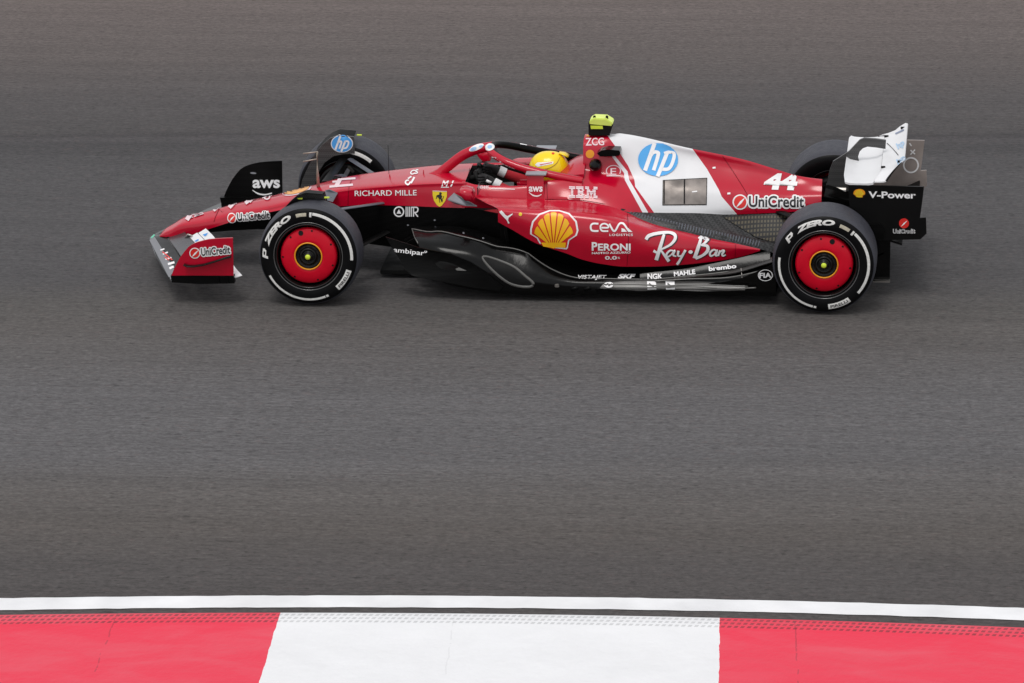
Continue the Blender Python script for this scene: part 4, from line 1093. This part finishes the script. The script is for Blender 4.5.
# cooling exit panel with its centre bar
lay('cooling_panel_frame', polys([(662.8, 180.2), (707.2, 177.9), (706.7, 205.1), (662.3, 205.5)]), [cover], BLACK, .003, 3.)
lay('cooling_panel', polys([(663.5, 181), (706.5, 178.7), (706, 204.3), (663, 204.7)]), [cover], paint('bronze_louvre', (.26, .23, .21), .22, metal=.6, var=.45, scale=7), .0045, 3.)
lay('cooling_panel_bar', stroke(stroke(bmesh.new(), [(684.5, 180), (684.3, 204)], 1.4), [(664.3, 181), (664, 204)], 1.2), [cover], BLACK, .006)
lay('cooling_panel_tab', polys([(692, 191.6), (697, 191), (697, 192.3), (692, 192.8)]), [cover], DECALW, .007)
bm = bmesh.new()
for x_, y_ in ((714, 168), (728.8, 193.7)): poly(bm, [(x_-1.5, y_-.8), (x_+1.5, y_-1.1), (x_+1.5, y_+.7), (x_-1.5, y_+.9)])
lay('fastener', bm, [cover], DECALW, .004)
lay('exit_mesh', polys([(722, 216.5), (790, 214.5), (790, 240), (775, 243), (757, 238), (742, 229)]), [deckn], MESH, .004, 4.)
# round blue emblem
bm = poly(bmesh.new(), ell(658, 159.8, 20, 16.6)); lay('blue_emblem', bm, [cover], PALEBLUE if False else paint('emblem_blue', (.08, .40, .82), .4), .0065, 2.)
bm = bmesh.new()
stroke(bm, [(654.5, 143.3), (645, 171)], 4.0); stroke(bm, [(650.2, 156.5), (653, 152.8), (657, 152.6), (658, 155.5), (653.5, 170.8)], 3.6)
stroke(bm, [(667.2, 152.6), (657.5, 177)], 3.8); stroke(bm, [(664, 153.8), (669, 152.4), (673.5, 153.2), (673.8, 158), (671, 166), (667.5, 169.6), (661.5, 169.6)], 3.4)
lay('emblem_letters', bm, [cover], DECALW, .009, 2.)
# 44 and the bank lettering behind it
bm = bmesh.new(); text(bm, '44', (763.5, 188.4), (797.5, 189.5), 15.2, .06, .12)
lay('race_number', bm, [cover], DECALW, .004)
def bank(x0, y0, x1, y1, h, tg, off=.003, icon=True, par=None):
    """dark letters on a white outline with a round red icon carrying a white slash"""
    L = math.hypot(x1-x0, y1-y0); ux, uy = (x1-x0)/L, (y1-y0)/L; r_ = h*.62
    cx, cy = x0+ux*r_+uy*h*.42, y0+uy*r_-ux*h*.42
    a = (x0+ux*(2.35*r_), y0+uy*2.35*r_)
    b0 = bmesh.new(); poly(b0, ell(cx, cy, r_*1.16)); lay('sponsor_backing', b0, tg, DECALW, off, 3.)
    b1 = bmesh.new(); rr_ = h*.13
    for k_ in range(10):
        dx, dy = rr_*math.cos(k_*PI/5), rr_*math.sin(k_*PI/5); text(b1, 'UniCredit', (a[0]+dx, a[1]+dy), (x1-.5+dx, y1+dy), h, .045, dz=k_*.00012)
    lay('sponsor_backing', b1, tg, DECALW, off, 2.5)
    b2 = bmesh.new(); text(b2, 'UniCredit', a, (x1-.5, y1), h, .022); lay('sponsor_lettering', b2, tg, DECALK, off+.0022, 3.)
    b3 = bmesh.new(); poly(b3, ell(cx, cy, r_*.95)); lay('sponsor_icon', b3, tg, DECALR, off+.002, 3.)
    b4 = bmesh.new(); stroke(b4, [(cx-r_*.55, cy+r_*.75), (cx+r_*.7, cy-r_*.6)], [.3, h*.22, .3]); lay('sponsor_icon_slash', b4, tg, DECALW, off+.0035, 3.)
bank(733.5, 206.5, 804.5, 206.8, 10.5, [cover], .004)
bank(228.5, 221.2, 270.5, 217.5, 6.4, [mono, under], .008)
bank(190.5, 256.6, 231, 253, 7.6, [epn])
# air box side
lay('driver_code', T_('ZCG', (585.6, 145.6), (604.2, 145.2), 7.2, .015), [cover], DECALP, .003)
lay('air_box_dot', polys(ell(590, 154, 4.2)), [cover], DECALO, .003)
lay('air_box_mark', polys([(586, 136.8), (588, 133.8), (590, 136.8)]), [cover], DECALO, .003)
bm = ringbm(bmesh.new(), 613.5, 171, 6.6, 7.6, .78, a0=150, a1=390); text(bm, 'E', (610.5, 174.8), (616.3, 174.8), 6.6, .01); stroke(bm, [(606.5, 176), (620.5, 176)], 1)
lay('cut_off_mark', bm, [cover], DECALP, .003)
# shoulder lettering, striped
rowsI = [[(0, 7), (8, 16.6), (18.5, 23), (28.2, 32.7)]]*2+[[(2.2, 4.8), (10, 12.6), (14.6, 17.4), (20.5, 24.3), (26.9, 30.7)], [(2.2, 4.8), (10, 16.4), (20.5, 30.7)], [(2.2, 4.8), (10, 16.4), (20.5, 23), (23.8, 27.4), (28.2, 30.7)],
    [(2.2, 4.8), (10, 12.6), (14.6, 17.4), (20.5, 23), (24.6, 26.6), (28.2, 30.7)]]+[[(0, 7), (8, 16.6), (18.5, 23), (25.1, 26.1), (28.2, 32.7)]]*2
bm = bmesh.new()
for i, r_ in enumerate(rowsI):
    for a, c in r_:
        y_ = 186.6+i*1.46+.02*a; x_ = 569+a*.87; poly(bm, [(x_, y_), (569+c*.87, y_+.3), (569+c*.87, y_+1.45), (x_, y_+1.15)])
lay('striped_lettering', bm, BODY, DECALP, .006, 2.5)
# shell emblem
SHELLC = paint('shell_orange', (.95, .50, .008), .35, var=.1, scale=4)
def shell(cx, cy, sx, sy, tg, off, rays=7, big=True):
    out_ = [(-.98, -.05), (-.9, -.45), (-.62, -.82), (-.2, -1), (.2, -1), (.62, -.85), (.92, -.45), (.99, .02), (.92, .28), (.62, .52), (.55, .92), (.5, .98), (-.1, .90), (-.55, .80), (-.62, .62), (-.72, .40), (-.98, .2)]
    P = lambda s_: [(cx+a*sx*s_, cy+b_*sy*s_) for a, b_ in out_]
    if big:
        lay('shell_backing', polys(P(1.0)), tg, DECALW, off, 3.); lay('shell_field', polys(P(.925)), tg, DECALR, off+.002, 3.)
    else: lay('shell_field', polys(P(1.0)), tg, DECALO, off, 3.)
    bm = bmesh.new(); bx, by = cx-.02*sx, cy+.86*sy
    N_ = rays
    lim = []
    for i in range(N_):
        a0 = -156+132*i/N_; a1 = -156+132*(i+1)/N_; g_ = 1.8
        rr_ = 1.52+.10*math.sin(PI*(i+.5)/N_)
        p = [(bx+sx*.12*math.cos(R((a0+a1)/2)), by-.05*sy)]
        for a in np.linspace(a0+g_, a1-g_, 5):
            q = rr_+.05*math.sin(PI*(a-a0)/(a1-a0)); p.append((bx+sx*q*.56*math.cos(R(a)), by+sy*q*math.sin(R(a))*1.05))
        poly(bm, p)
    poly(bm, [(bx-.50*sx, by-.24*sy), (bx+.50*sx, by-.24*sy), (bx+.48*sx, by+.02*sy), (bx+.1*sx, by+.02*sy), (bx, by+.06*sy), (bx-.1*sx, by+.02*sy), (bx-.42*sx, by-.04*sy)])
    lay('shell_rays', bm, tg, SHELLC if big else DECALY, off+.004, 3.)
shell(554.3, 230, 24.5, 19.6, BODY, .003)
bm = bmesh.new()                                            # leaping cat
poly(bm, [(499.3, 211.8), (501.5, 210.6), (503.3, 212), (505.2, 214.4), (507.5, 216), (513, 213.2), (512.5, 214.6), (508.8, 217.6), (508.3, 220), (509.8, 223.2), (508.4, 223.4), (506.4, 219.4), (503.4, 216.6), (501, 213.9)])
lay('cat_emblem', bm, BODY, DECALW, .003); lay('side_dot', polys(ell(520.5, 214.3, 1.7)), BODY, DECALY, .003)
bm = bmesh.new()                                            # rounded freight lettering
stroke(bm, [(598.5, 223.8), (593.5, 223.6), (591, 225.4), (591, 229), (593, 230.8), (598.5, 230.9)], 1.8)
stroke(bm, [(601.5, 227.6), (608, 227.6), (608, 225.5), (605.5, 223.8), (602.5, 224), (600.6, 226), (600.8, 229.3), (603, 231), (608.3, 231)], 1.6)
stroke(bm, [(609.3, 223.8), (614.3, 231.2), (619, 224.3), (622, 223.3), (624.5, 225), (629, 231.5)], 1.8); poly(bm, [(621.5, 231.8), (621.5, 228), (624.5, 229), (627, 231.8)])
poly(bm, [(625.5, 226), (632.5, 231.9), (628.6, 231.9)])
text(bm, 'LOGISTICS', (609.5, 235.8), (632.8, 235.8), 2.1, .02, 0, 1.2)
lay('side_lettering', bm, BODY, DECALW, .003)
bm = bmesh.new(); text(bm, 'P', (591.8, 250.2), (597.4, 250.2), 8.2, .03); text(bm, 'ERONI', (598, 250.2), (630.6, 250.2), 6.7, .03)
text(bm, 'NASTRO AZZURRO', (592, 253.9), (630.6, 253.2), 2.0, .03); text(bm, '0.0', (605, 259.3), (617, 259.2), 3.4, .03); text(bm, '%', (617.6, 258.6), (620, 258.6), 2)
lay('drinks_lettering', bm, BODY, DECALW, .003)
def script(bm, dx=0, dy=0, ww=1.):
    def s_(p, wd): stroke(bm, [(a+dx, b_+dy) for a, b_ in p], [q*ww for q in wd])
    s_([(646, 239.5), (648.5, 236), (656, 233.8), (668, 232.8), (674.5, 235), (674.8, 239.5), (670, 244.8), (661, 249.3)], [3.2, 3.4, 3, 2.6, 3.2, 3, 2.4, 1.6])
    s_([(664, 234.5), (660.5, 246), (656.2, 259.8)], [2.6, 3.4, 3.8]); s_([(653.5, 250.6), (659, 253.6)], [2.6, 2]); s_([(660.5, 249.5), (664.5, 255), (669, 261)], [1.6, 2.6, 3.4])
    s_([(673.5, 250.6), (670, 250.4), (666.6, 253.8), (667.4, 256.6), (671.2, 254.4), (674.6, 250.4), (673.2, 254.8), (676.4, 256)], [1.2, 1.7, 2.2, 1.8, 1.4, 2.2, 2, 1.2])
    s_([(678.4, 250.6), (678, 255.2), (681.4, 255.2), (685.2, 249.9)], [2.4, 2, 1.4, 2.2]); s_([(685.4, 249.9), (681.5, 257), (677, 264.4)], [2.4, 2.2, 2.8])
    poly(bm, ell(690.5+dx, 251.8+dy, 2.2*ww, 1.7*ww))
    s_([(701.5, 236.4), (698.6, 246), (694.4, 258)], [2.2, 3.4, 3.8]); s_([(698.2, 238.6), (705, 235.8), (708.4, 238), (704.6, 243), (700.6, 245.2)], [1.6, 2.8, 3, 2.2, 1.4])
    s_([(700.8, 245.2), (707, 246), (707.4, 250.6), (702, 255.4), (695.5, 258)], [1.4, 3, 3.4, 2.6, 3])
    s_([(716.6, 250.4), (713.4, 249.6), (710, 252.4), (710.4, 255.6), (713.8, 254.4), (717, 250.2), (715.4, 255), (718, 255)], [1.2, 1.7, 2.2, 1.8, 1.4, 2.2, 2, 1.4])
    s_([(720, 250.2), (717.8, 255.6)], [2, 2.2]); s_([(718.6, 253), (722, 250.4), (723.8, 250.8), (722, 254), (723.2, 255.6), (725.4, 254.4)], [1.2, 1.8, 2.2, 2.2, 1.8, 1.2])
    return bm
lay('script_shadow', script(bmesh.new(), .9, .7, 1.12), BODY, DECALK, .002); lay('script_lettering', script(bmesh.new()), BODY, DECALW, .0045)
# monocoque side and top
lay('serif_lettering', T_('RICHARD MILLE', (354.8, 195.9), (416.8, 195.2), 5.3, .008), [mono], DECALW, .003)
sh = [(432.6, 190.5), (447, 191.2), (447, 196), (445.3, 201), (442, 205.4), (439.8, 206.8), (437, 205), (434, 200.4), (432.8, 195.5)]
lay('shield', polys(sh), [mono], paint('shield_yellow', (.88, .66, .02), .4), .003)
bm = bmesh.new(); poly(bm, [(439.2, 192.6), (440.8, 192), (442, 193.2), (441.4, 194.6), (442.4, 196.4), (441.6, 198), (443, 200.2), (442.4, 202.4), (441.2, 201.2), (441, 199.6), (439, 198.6), (437.8, 196.8), (436.2, 197.2), (436.8, 195.2), (438.8, 195.4), (439.6, 194.2)])
stroke(bm, [(441.4, 200), (443.2, 198.2), (443.6, 196)], .6); stroke(bm, [(439.4, 198.6), (440, 202.5)], .7); stroke(bm, [(437.5, 196.4), (436.2, 198.8)], .6)
lay('horse_emblem', bm, [mono], DECALK, .0045)
bm = bmesh.new()
stroke(bm, [(433, 190.8), (446.8, 191.3)], .7); lay('shield_rim', bm, [mono], DECALP, .005)
bm = bmesh.new(); stroke(bm, [(340, 178.6), (335.5, 187)], 3.2); stroke(bm, [(329.5, 187), (353, 185.0)], 2.2); stroke(bm, [(332.5, 182.2), (340, 181.4)], 2); stroke(bm, [(341, 179.6), (355.5, 178.6)], 2); stroke(bm, [(338, 186), (342, 178.6)], 1.6)
lay('nose_number', bm, [mono], DECALP, .003, 2.5)
bm = bmesh.new()                                            # sponsor marks painted along the top of the nose
for p, w_ in (([(187, 220.5), (191.5, 214)], 4.2), ([(193.5, 214.6), (203, 212.6)], 2.2), ([(214, 211.5), (219, 205.8)], 2.6), ([(216, 207), (223, 204.6)], 1.6), ([(229.5, 208.2), (235.8, 201.4)], 4.0), ([(245.5, 204), (252, 199)], 3.4), ([(250, 203), (254.5, 197.8)], 1.8)):
    stroke(bm, p, w_)
ringbm(bm, 267, 197.2, 2.2, 3.6, .9); stroke(bm, [(262.5, 198.8), (272, 195.5)], 1.0); stroke(bm, [(278.5, 192.6), (283, 190)], 2.)
lay('nose_mark', bm, [mono], DECALP, .006, 1.5)
lay('nose_shell_backing', polys(ell(297, 190.6, 15, 4.3, a=-14)), [mono], DECALP, .003, 2.5); lay('nose_shell', polys(ell(297, 190.6, 12.5, 3.3, a=-14)), [mono], paint('faded_orange', (.85, .40, .10), .4), .007, 1.5)
bm = bmesh.new(); ringbm(bm, 407.8, 182.6, 1.5, 3, .9, a0=-20, a1=300); stroke(bm, [(411, 183.5), (414.5, 177.5)], 1.8); stroke(bm, [(408, 179), (411.5, 176.8)], 1.4)
text(bm, 'CS', (410.5, 175), (419, 173.6), 4.2, .04, .3); lay('nose_mark', bm, [mono], DECALW, .003, 2.5)
bm = bmesh.new(); text(bm, 'M', (441.3, 186.3), (449, 186.3), 5.4, .03, .35); text(bm, '1', (450.2, 186.4), (454, 186.4), 5.4, .03, .35); stroke(bm, [(441, 187.2), (449, 187.2)], .8)
lay('cockpit_mark', bm, [mono, surround], DECALW, .003, 2.5)
lay('cockpit_mark', T_('LEWIS', (478, 188.6), (489, 188.6), 2.6, .03, .3), BODY, DECALP, .003)
lay('cockpit_rule', stroke(bmesh.new(), [(491, 188.8), (515, 189.4)], .8), BODY, DECALP, .003)
# interlocked letters on the dark chassis side
bm = ringbm(bmesh.new(), 399, 211.6, 4.0, 5.4, 1.0); poly(bm, [(396.6, 213.6), (399, 209), (401.4, 213.6)])
for k_ in range(4): stroke(bm, [(406.2+k_*1.75, 206.6), (406.2+k_*1.75, 216.6)], 1.0)
stroke(bm, [(413.6, 206.8), (413.6, 216.6)], 1.2); stroke(bm, [(412, 207.2), (417, 207.4), (418, 209.6), (416.8, 212), (413, 212.3)], 1.3); stroke(bm, [(414.5, 212.3), (418, 216.6)], 1.3)
lay('chassis_mark', bm, [under], DECALW, .003)
bm = bmesh.new()
for x_, y_ in ((434.8, 220), (463.5, 233.5), (483, 238.6), (408, 225)): poly(bm, ell(x_, y_, 1, .8, 10))
lay('bolt_head', bm, [under, floor], GREYM, .004)
# side panel
lay('side_panel_lettering', T_('aws', (528.8, 191.2), (542.6, 191.4), 7.2, .03), [stayn], DECALW, .003)
lay('side_panel_smile', stroke(bmesh.new(), [(529, 192.2), (533, 195.2), (537.5, 196), (541.6, 194.4)], [.5, 1.3, 1.3, .6]), [stayn], DECALW, .003)
# halo
lay('halo_patch', polys(ell(476.5, 147.6, 7.8, 2.6, a=-22)), [halo], DECALW, .003, 2.); lay('halo_patch', polys(ell(473.5, 149, 3.4, 1.5, a=-22), ell(481, 146.3, 2.2, .9, a=-15)), [halo], PALEBLUE, .0045, 2.)
lay('halo_patch', polys(ell(489.8, 147.2, 4.6, 3.6, a=-10)), [halo], DECALW, .003, 2.); lay('halo_patch', polys(ell(489.8, 147.2, 2.2, 1.7, a=-10)), [halo], PALEBLUE, .0045, 2.)
bm = bmesh.new(); stroke(bm, [(486.5, 158.2), (493.5, 161.6)], 1.2); stroke(bm, [(487.5, 161), (492, 157)], 1.0); text(bm, 'TECHNOLOGY', (494.5, 162.6), (514.5, 170.6), 2.2, .02)
lay('halo_lettering', bm, [halo], DECALW, .003, 2.)
bm = bmesh.new(); stroke(bm, [(520, 144), (527, 145.2)], .8); stroke(bm, [(531, 145.6), (541, 147.6)], .8); lay('halo_lettering', bm, [halo], DECALW, .003, 2.)
# helmet
bm = polys([(535, 165), (537.5, 162.6), (553.5, 161.6), (553, 163.8), (538, 166.8)]); lay('helmet_strip', bm, [helmet], DECALW, .002, 2.)
bm = bmesh.new(); stroke(bm, [(540, 164.8), (552, 162.6)], .7); lay('helmet_strip_text', bm, [helmet], DECALR, .0035, 2.); lay('helmet_mark', polys(ell(553, 153.6, 1.4, .9)), [helmet], DECALR, .003, 2.)
bm = bmesh.new(); stroke(bm, [(536, 170.5), (548, 168.5), (556, 164), (560, 157)], [.3, .8, .8, .3]); lay('helmet_line', bm, [helmet], paint('dark_gold', (.45, .22, .01), .4), .002, 2.)
# rear wing endplate, flap, far endplate
bm = T_('V-Power', (868.4, 197.6), (915.8, 198.2), 6.4, .028); lay('endplate_lettering', bm, [rwn], DECALW, .003)
shell(859.3, 193.2, 6, 4.3, [rwn], .003, 5, big=False)
lay('endplate_icon', polys(ell(904, 223.2, 5)), [rwn], DECALR, .003); lay('endplate_slash', stroke(bmesh.new(), [(901.2, 226.2), (907, 220.6)], [.3, 1.3, .3]), [rwn], DECALW, .005)
bm = T_('UniCredit', (893, 233), (915.2, 233), 4.2, .06); lay('endplate_backing', bm, [rwn], DECALW, .003); lay('endplate_name', T_('UniCredit', (893.6, 232.9), (914.6, 232.9), 4.0, 0), [rwn], DECALK, .005)
bm = bmesh.new(); text(bm, 'hp', (898, 149.5), (905.5, 144), 5.5, .04, .2); text(bm, 'hp', (898, 165), (906, 158.5), 5, .04, .2); lay('flap_lettering', bm, [rwf], paint('faint_blue', (.42, .60, .80), .4), .003, 2.5)
bm = bmesh.new(); stroke(bm, [(895.5, 134), (904, 130)], 1.5); lay('flap_text', bm, [rwf], paint('slate', (.22, .26, .38), .4), .003, 2.5)
bm = bmesh.new(); stroke(bm, [(887, 143.5), (892, 148), (898.5, 155.5)], [.8, .5, .8]); lay('wing_seam', bm, [rwm, rwf], BLACK, .003, 2.5)
bm = ringbm(bmesh.new(), 911, 165, 6.4, 8.0, 1.02); stroke(bm, [(910.5, 150), (915, 154)], 1.3); stroke(bm, [(915, 149.5), (910.5, 154.5)], 1.3); stroke(bm, [(909.5, 143), (911.5, 146)], 1.3)
lay('far_endplate_lettering', bm, [rwfar], DECALW, .003)
# far front endplate and fairing
lay('far_plate_lettering', T_('aws', (252.6, 187.4), (280, 187.4), 11.4, .03), [epf], DECALW, .003); lay('far_plate_smile', stroke(bmesh.new(), [(252.5, 190), (258, 193.4), (265, 194.6), (272, 193)], [.6, 1.5, 1.5, 1]), [epf], DECALW, .003)
lay('far_plate_slot', polys(ell(253.3, 173, 3.1, .9, a=4)), [epf], GREYM, .003)
lay('fairing_emblem', polys(ell(342, 143.6, 11.1, 8.9)), [fairing], DECALW, .003); lay('fairing_emblem_blue', polys(ell(342, 143.6, 10.2, 8.1)), [fairing], paint('emblem_blue_deep', (.08, .38, .85), .4), .005)
bm = bmesh.new(); stroke(bm, [(340.5, 136), (335.5, 149.5)], 2); stroke(bm, [(337.8, 142.8), (340.5, 141), (341.5, 142.5), (339.5, 148.5)], 1.8); stroke(bm, [(345.5, 140.8), (341.3, 151.5)], 2); stroke(bm, [(344.5, 141.3), (348, 141), (348.6, 143.5), (346.5, 147.5), (343.5, 148)], 1.7)
lay('fairing_emblem_letters', bm, [fairing], DECALW, .007)
# floor lettering
FL = [floor, podlow, fencen]+EWN
lay('fence_lettering', text(bmesh.new(), 'ambipar', (393.6, 251.8), (424.2, 255.4), 4.6, .012), [fencen], DECALW, .003); lay('fence_lettering_mark', ringbm(bmesh.new(), 425.8, 251.6, .6, 1.3), [fencen], DECALW, .003)
lay('floor_lettering', T_('VISTAJET', (578, 279), (606.6, 279.2), 3.6, .015, .2), FL, DECALW, .004)
lay('floor_lettering', T_('SKF', (617.8, 278.6), (635.8, 278.6), 4.2, .05, .3), FL, DECALW, .004)
lay('floor_lettering', T_('NGK', (647.5, 278.8), (662.8, 278.8), 4.9, .04), FL, DECALW, .004)
lay('floor_lettering', T_('MAHLE', (674.2, 276.4), (695.6, 274), 4.4, .035), FL, DECALW, .004)
lay('floor_lettering', T_('brembo', (709, 271), (736.5, 268), 4.2, .035), FL, DECALW, .004)
for cx in (651.5, 670):
    b_ = bmesh.new(); poly(b_, [(cx-4.5, 281.6), (cx+4.5, 281.8), (cx+5, 289.6), (cx-4, 289.8)]); lay('floor_badge', b_, FL, DECALW, .004)
    b_ = bmesh.new(); stroke(b_, [(cx-2.4, 284), (cx+2.4, 287.2)], 1.3); stroke(b_, [(cx-2.6, 287.8), (cx+.6, 287.8)], 1.); lay('floor_badge_mark', b_, FL, DECALK, .007)
lay('floor_badge', polys(ell(608.8, 285.2, 4.6, 2.8)), FL, DECALW, .006)
b_ = bmesh.new(); stroke(b_, [(605.8, 286.2), (608, 284), (609, 286.2), (612, 284)], .7); lay('floor_badge_mark', b_, FL, DECALK, .007)
bm = ringbm(bmesh.new(), 765.4, 275.2, 6.6, 7.4, .78); text(bm, 'FIA', (759.4, 277.6), (771.4, 277.4), 4.8, .03); lay('round_badge', bm, [ffia], DECALW, .003)
# outlined scoop in the floor side, small bump (both with painted highlights) and bracket
bm = bmesh.new(); q = sc_px+[sc_px[0]]; lay('scoop_recess', polys(sc_px), [floor], BLACK, .003)
P = []
T = tree([floor])
for a, b_, _ in cr([(x_, y_, 0) for x_, y_ in sc_px], 5, True):
    d = Vector(_f+_r*(a-512)/FPX-_u*(b_-341.5)/FPX).normalized(); h = T.ray_cast(CV, d)[0]
    if h: P.append(h)
bm = tube_bm(P, [(.006+.004*max(0, math.sin(2*PI*i/len(P)-.8)), .011) for i in range(len(P))], n=8, closed=True); part('floor_scoop', bm, LIPM, ang=0)
bm = bmesh.new(); poly(bm, [(455.5, 268.6), (459, 267.2), (467, 270.8), (461, 270.6), (457, 270.4)]); lay('floor_blister', bm, [floor, fencen], LIPM, .008)
p = W(557, 285.5, -.80); part('floor_bracket', box_bm(p, (.03, .02, .025), bev=.004), SILVER)
a, c = W(741, 268, -.76), W(743, 287, -.80); part('floor_stay', tube_bm([a, c], .003, n=6), SILVER, ang=0)
p = W(743, 286.5, -.80); part('floor_stay_foot', box_bm(p, (.03, .02, .01), bev=.002), SILVER)
p = W(720, 286, -.80); part('floor_bracket', box_bm(p, (.04, .02, .022), rot=Matrix.Rotation(R(20), 3, 'Y'), bev=.004), SILVER)
SEAM = paint('panel_gap', (.10, .002, .005), .6, spec=.1)
for P_, tg in (([(735.5, 244.5), (735.3, 251), (735, 257.5)], [sidepod]), ([(545.5, 199.5), (580, 200.2), (605, 204.2)], BODY), ([(546.5, 180), (547.5, 198.5)], BODY), ([(627.5, 214), (628.5, 240), (627, 265.5)], [sidepod]), ([(719, 150.5), (741, 184), (757, 212)], [cover]), ([(470, 168), (466, 184), (463, 206)], [mono, surround]), ([(352, 179), (349, 188), (348, 205)], [mono]), ([(222, 203.5), (216, 216), (214, 222)], [mono])):
    lay('panel_gap', stroke(bmesh.new(), P_, .42), tg, SEAM, .0025, 3.)
# front wing marks
lay('leading_edge_sheen', polys([(148.6, 238.6), (154, 236), (158.5, 243), (174.6, 270), (170.4, 280.5), (168, 276)]), [e0], paint('edge_grey', (.16, .165, .18), .3, spec=.6), .002, 2.5)  # grey strip paints the leading edge's sky reflection as colour
bm = bmesh.new(); stroke(bm, [(151.5, 238.2), (155, 234.6)], 1.6); lay('wing_mark', bm, [e0], paint('mark_green', (.1, .55, .35), .4), .003)
bm = bmesh.new(); stroke(bm, [(160.5, 250.5), (164.5, 249.2)], 1.3); stroke(bm, [(163, 254.5), (168, 252.5)], 1.4); stroke(bm, [(165.5, 259.5), (171.5, 258)], 1.6); stroke(bm, [(168, 264.5), (174.5, 262.6)], 2.2); stroke(bm, [(169.5, 268.8), (173.8, 266.8)], 2.2)
lay('wing_lettering', bm, [e0], DECALW, .003, 2.5)
bm = bmesh.new(); stroke(bm, [(162.5, 252.2), (167.5, 256)], 1.1); stroke(bm, [(166.5, 255.5), (172.5, 260.5)], 1.2); stroke(bm, [(165, 257.4), (169, 260.5)], 1.1)
lay('wing_lettering', bm, [e0], DECALR, .0045, 2.5)
bm = polys([(194.5, 241.2), (198.5, 239.2), (198.8, 240.4), (196, 242)], [(202.8, 234.8), (208, 233), (206.8, 235.4), (205, 236.6)]); lay('flap_mark', bm, [e2, e3], DECALB, .003, 2.5)

# ------------------------------------------------------------------ loose repeats become pieces of their own
def islands(o):
    me = o.data; bm = bmesh.new(); bm.from_mesh(me); bm.verts.ensure_lookup_table(); seen = set(); out_ = []
    for v in bm.verts:
        if v.index in seen: continue
        st_ = [v]; comp = set()
        while st_:
            q = st_.pop()
            if q.index in comp: continue
            comp.add(q.index); st_ += [e.other_vert(q) for e in q.link_edges]
        seen |= comp; out_.append(comp)
    bm.free()
    if len(out_) < 2: return
    base_ = o.name.split('.')[0]
    for k_, comp in enumerate(out_):
        b2 = bmesh.new(); b2.from_mesh(me); b2.verts.ensure_lookup_table()
        bmesh.ops.delete(b2, geom=[v for v in b2.verts if v.index not in comp], context='VERTS')
        m2 = bpy.data.meshes.new(base_); b2.to_mesh(m2); b2.free()
        for mt in me.materials: m2.materials.append(mt)
        if k_ == len(out_)-1: o.data = m2
        else:
            c = o.copy(); c.data = m2; COL.objects.link(c)
for o in list(bpy.data.objects):
    if o.type == 'MESH' and o.name.split('.')[0] in ('inlet_duct', 'floor_edge_slat', 'camera_knob', 'flap_adjuster', 'wing_slot_trim', 'fastener', 'bolt_head', 'cover_hole', 'cooling_panel_bar', 'headrest', 'louvre', 'beam_wing', 'aerial', 'flap_mark', 'cockpit_tub'): islands(o)
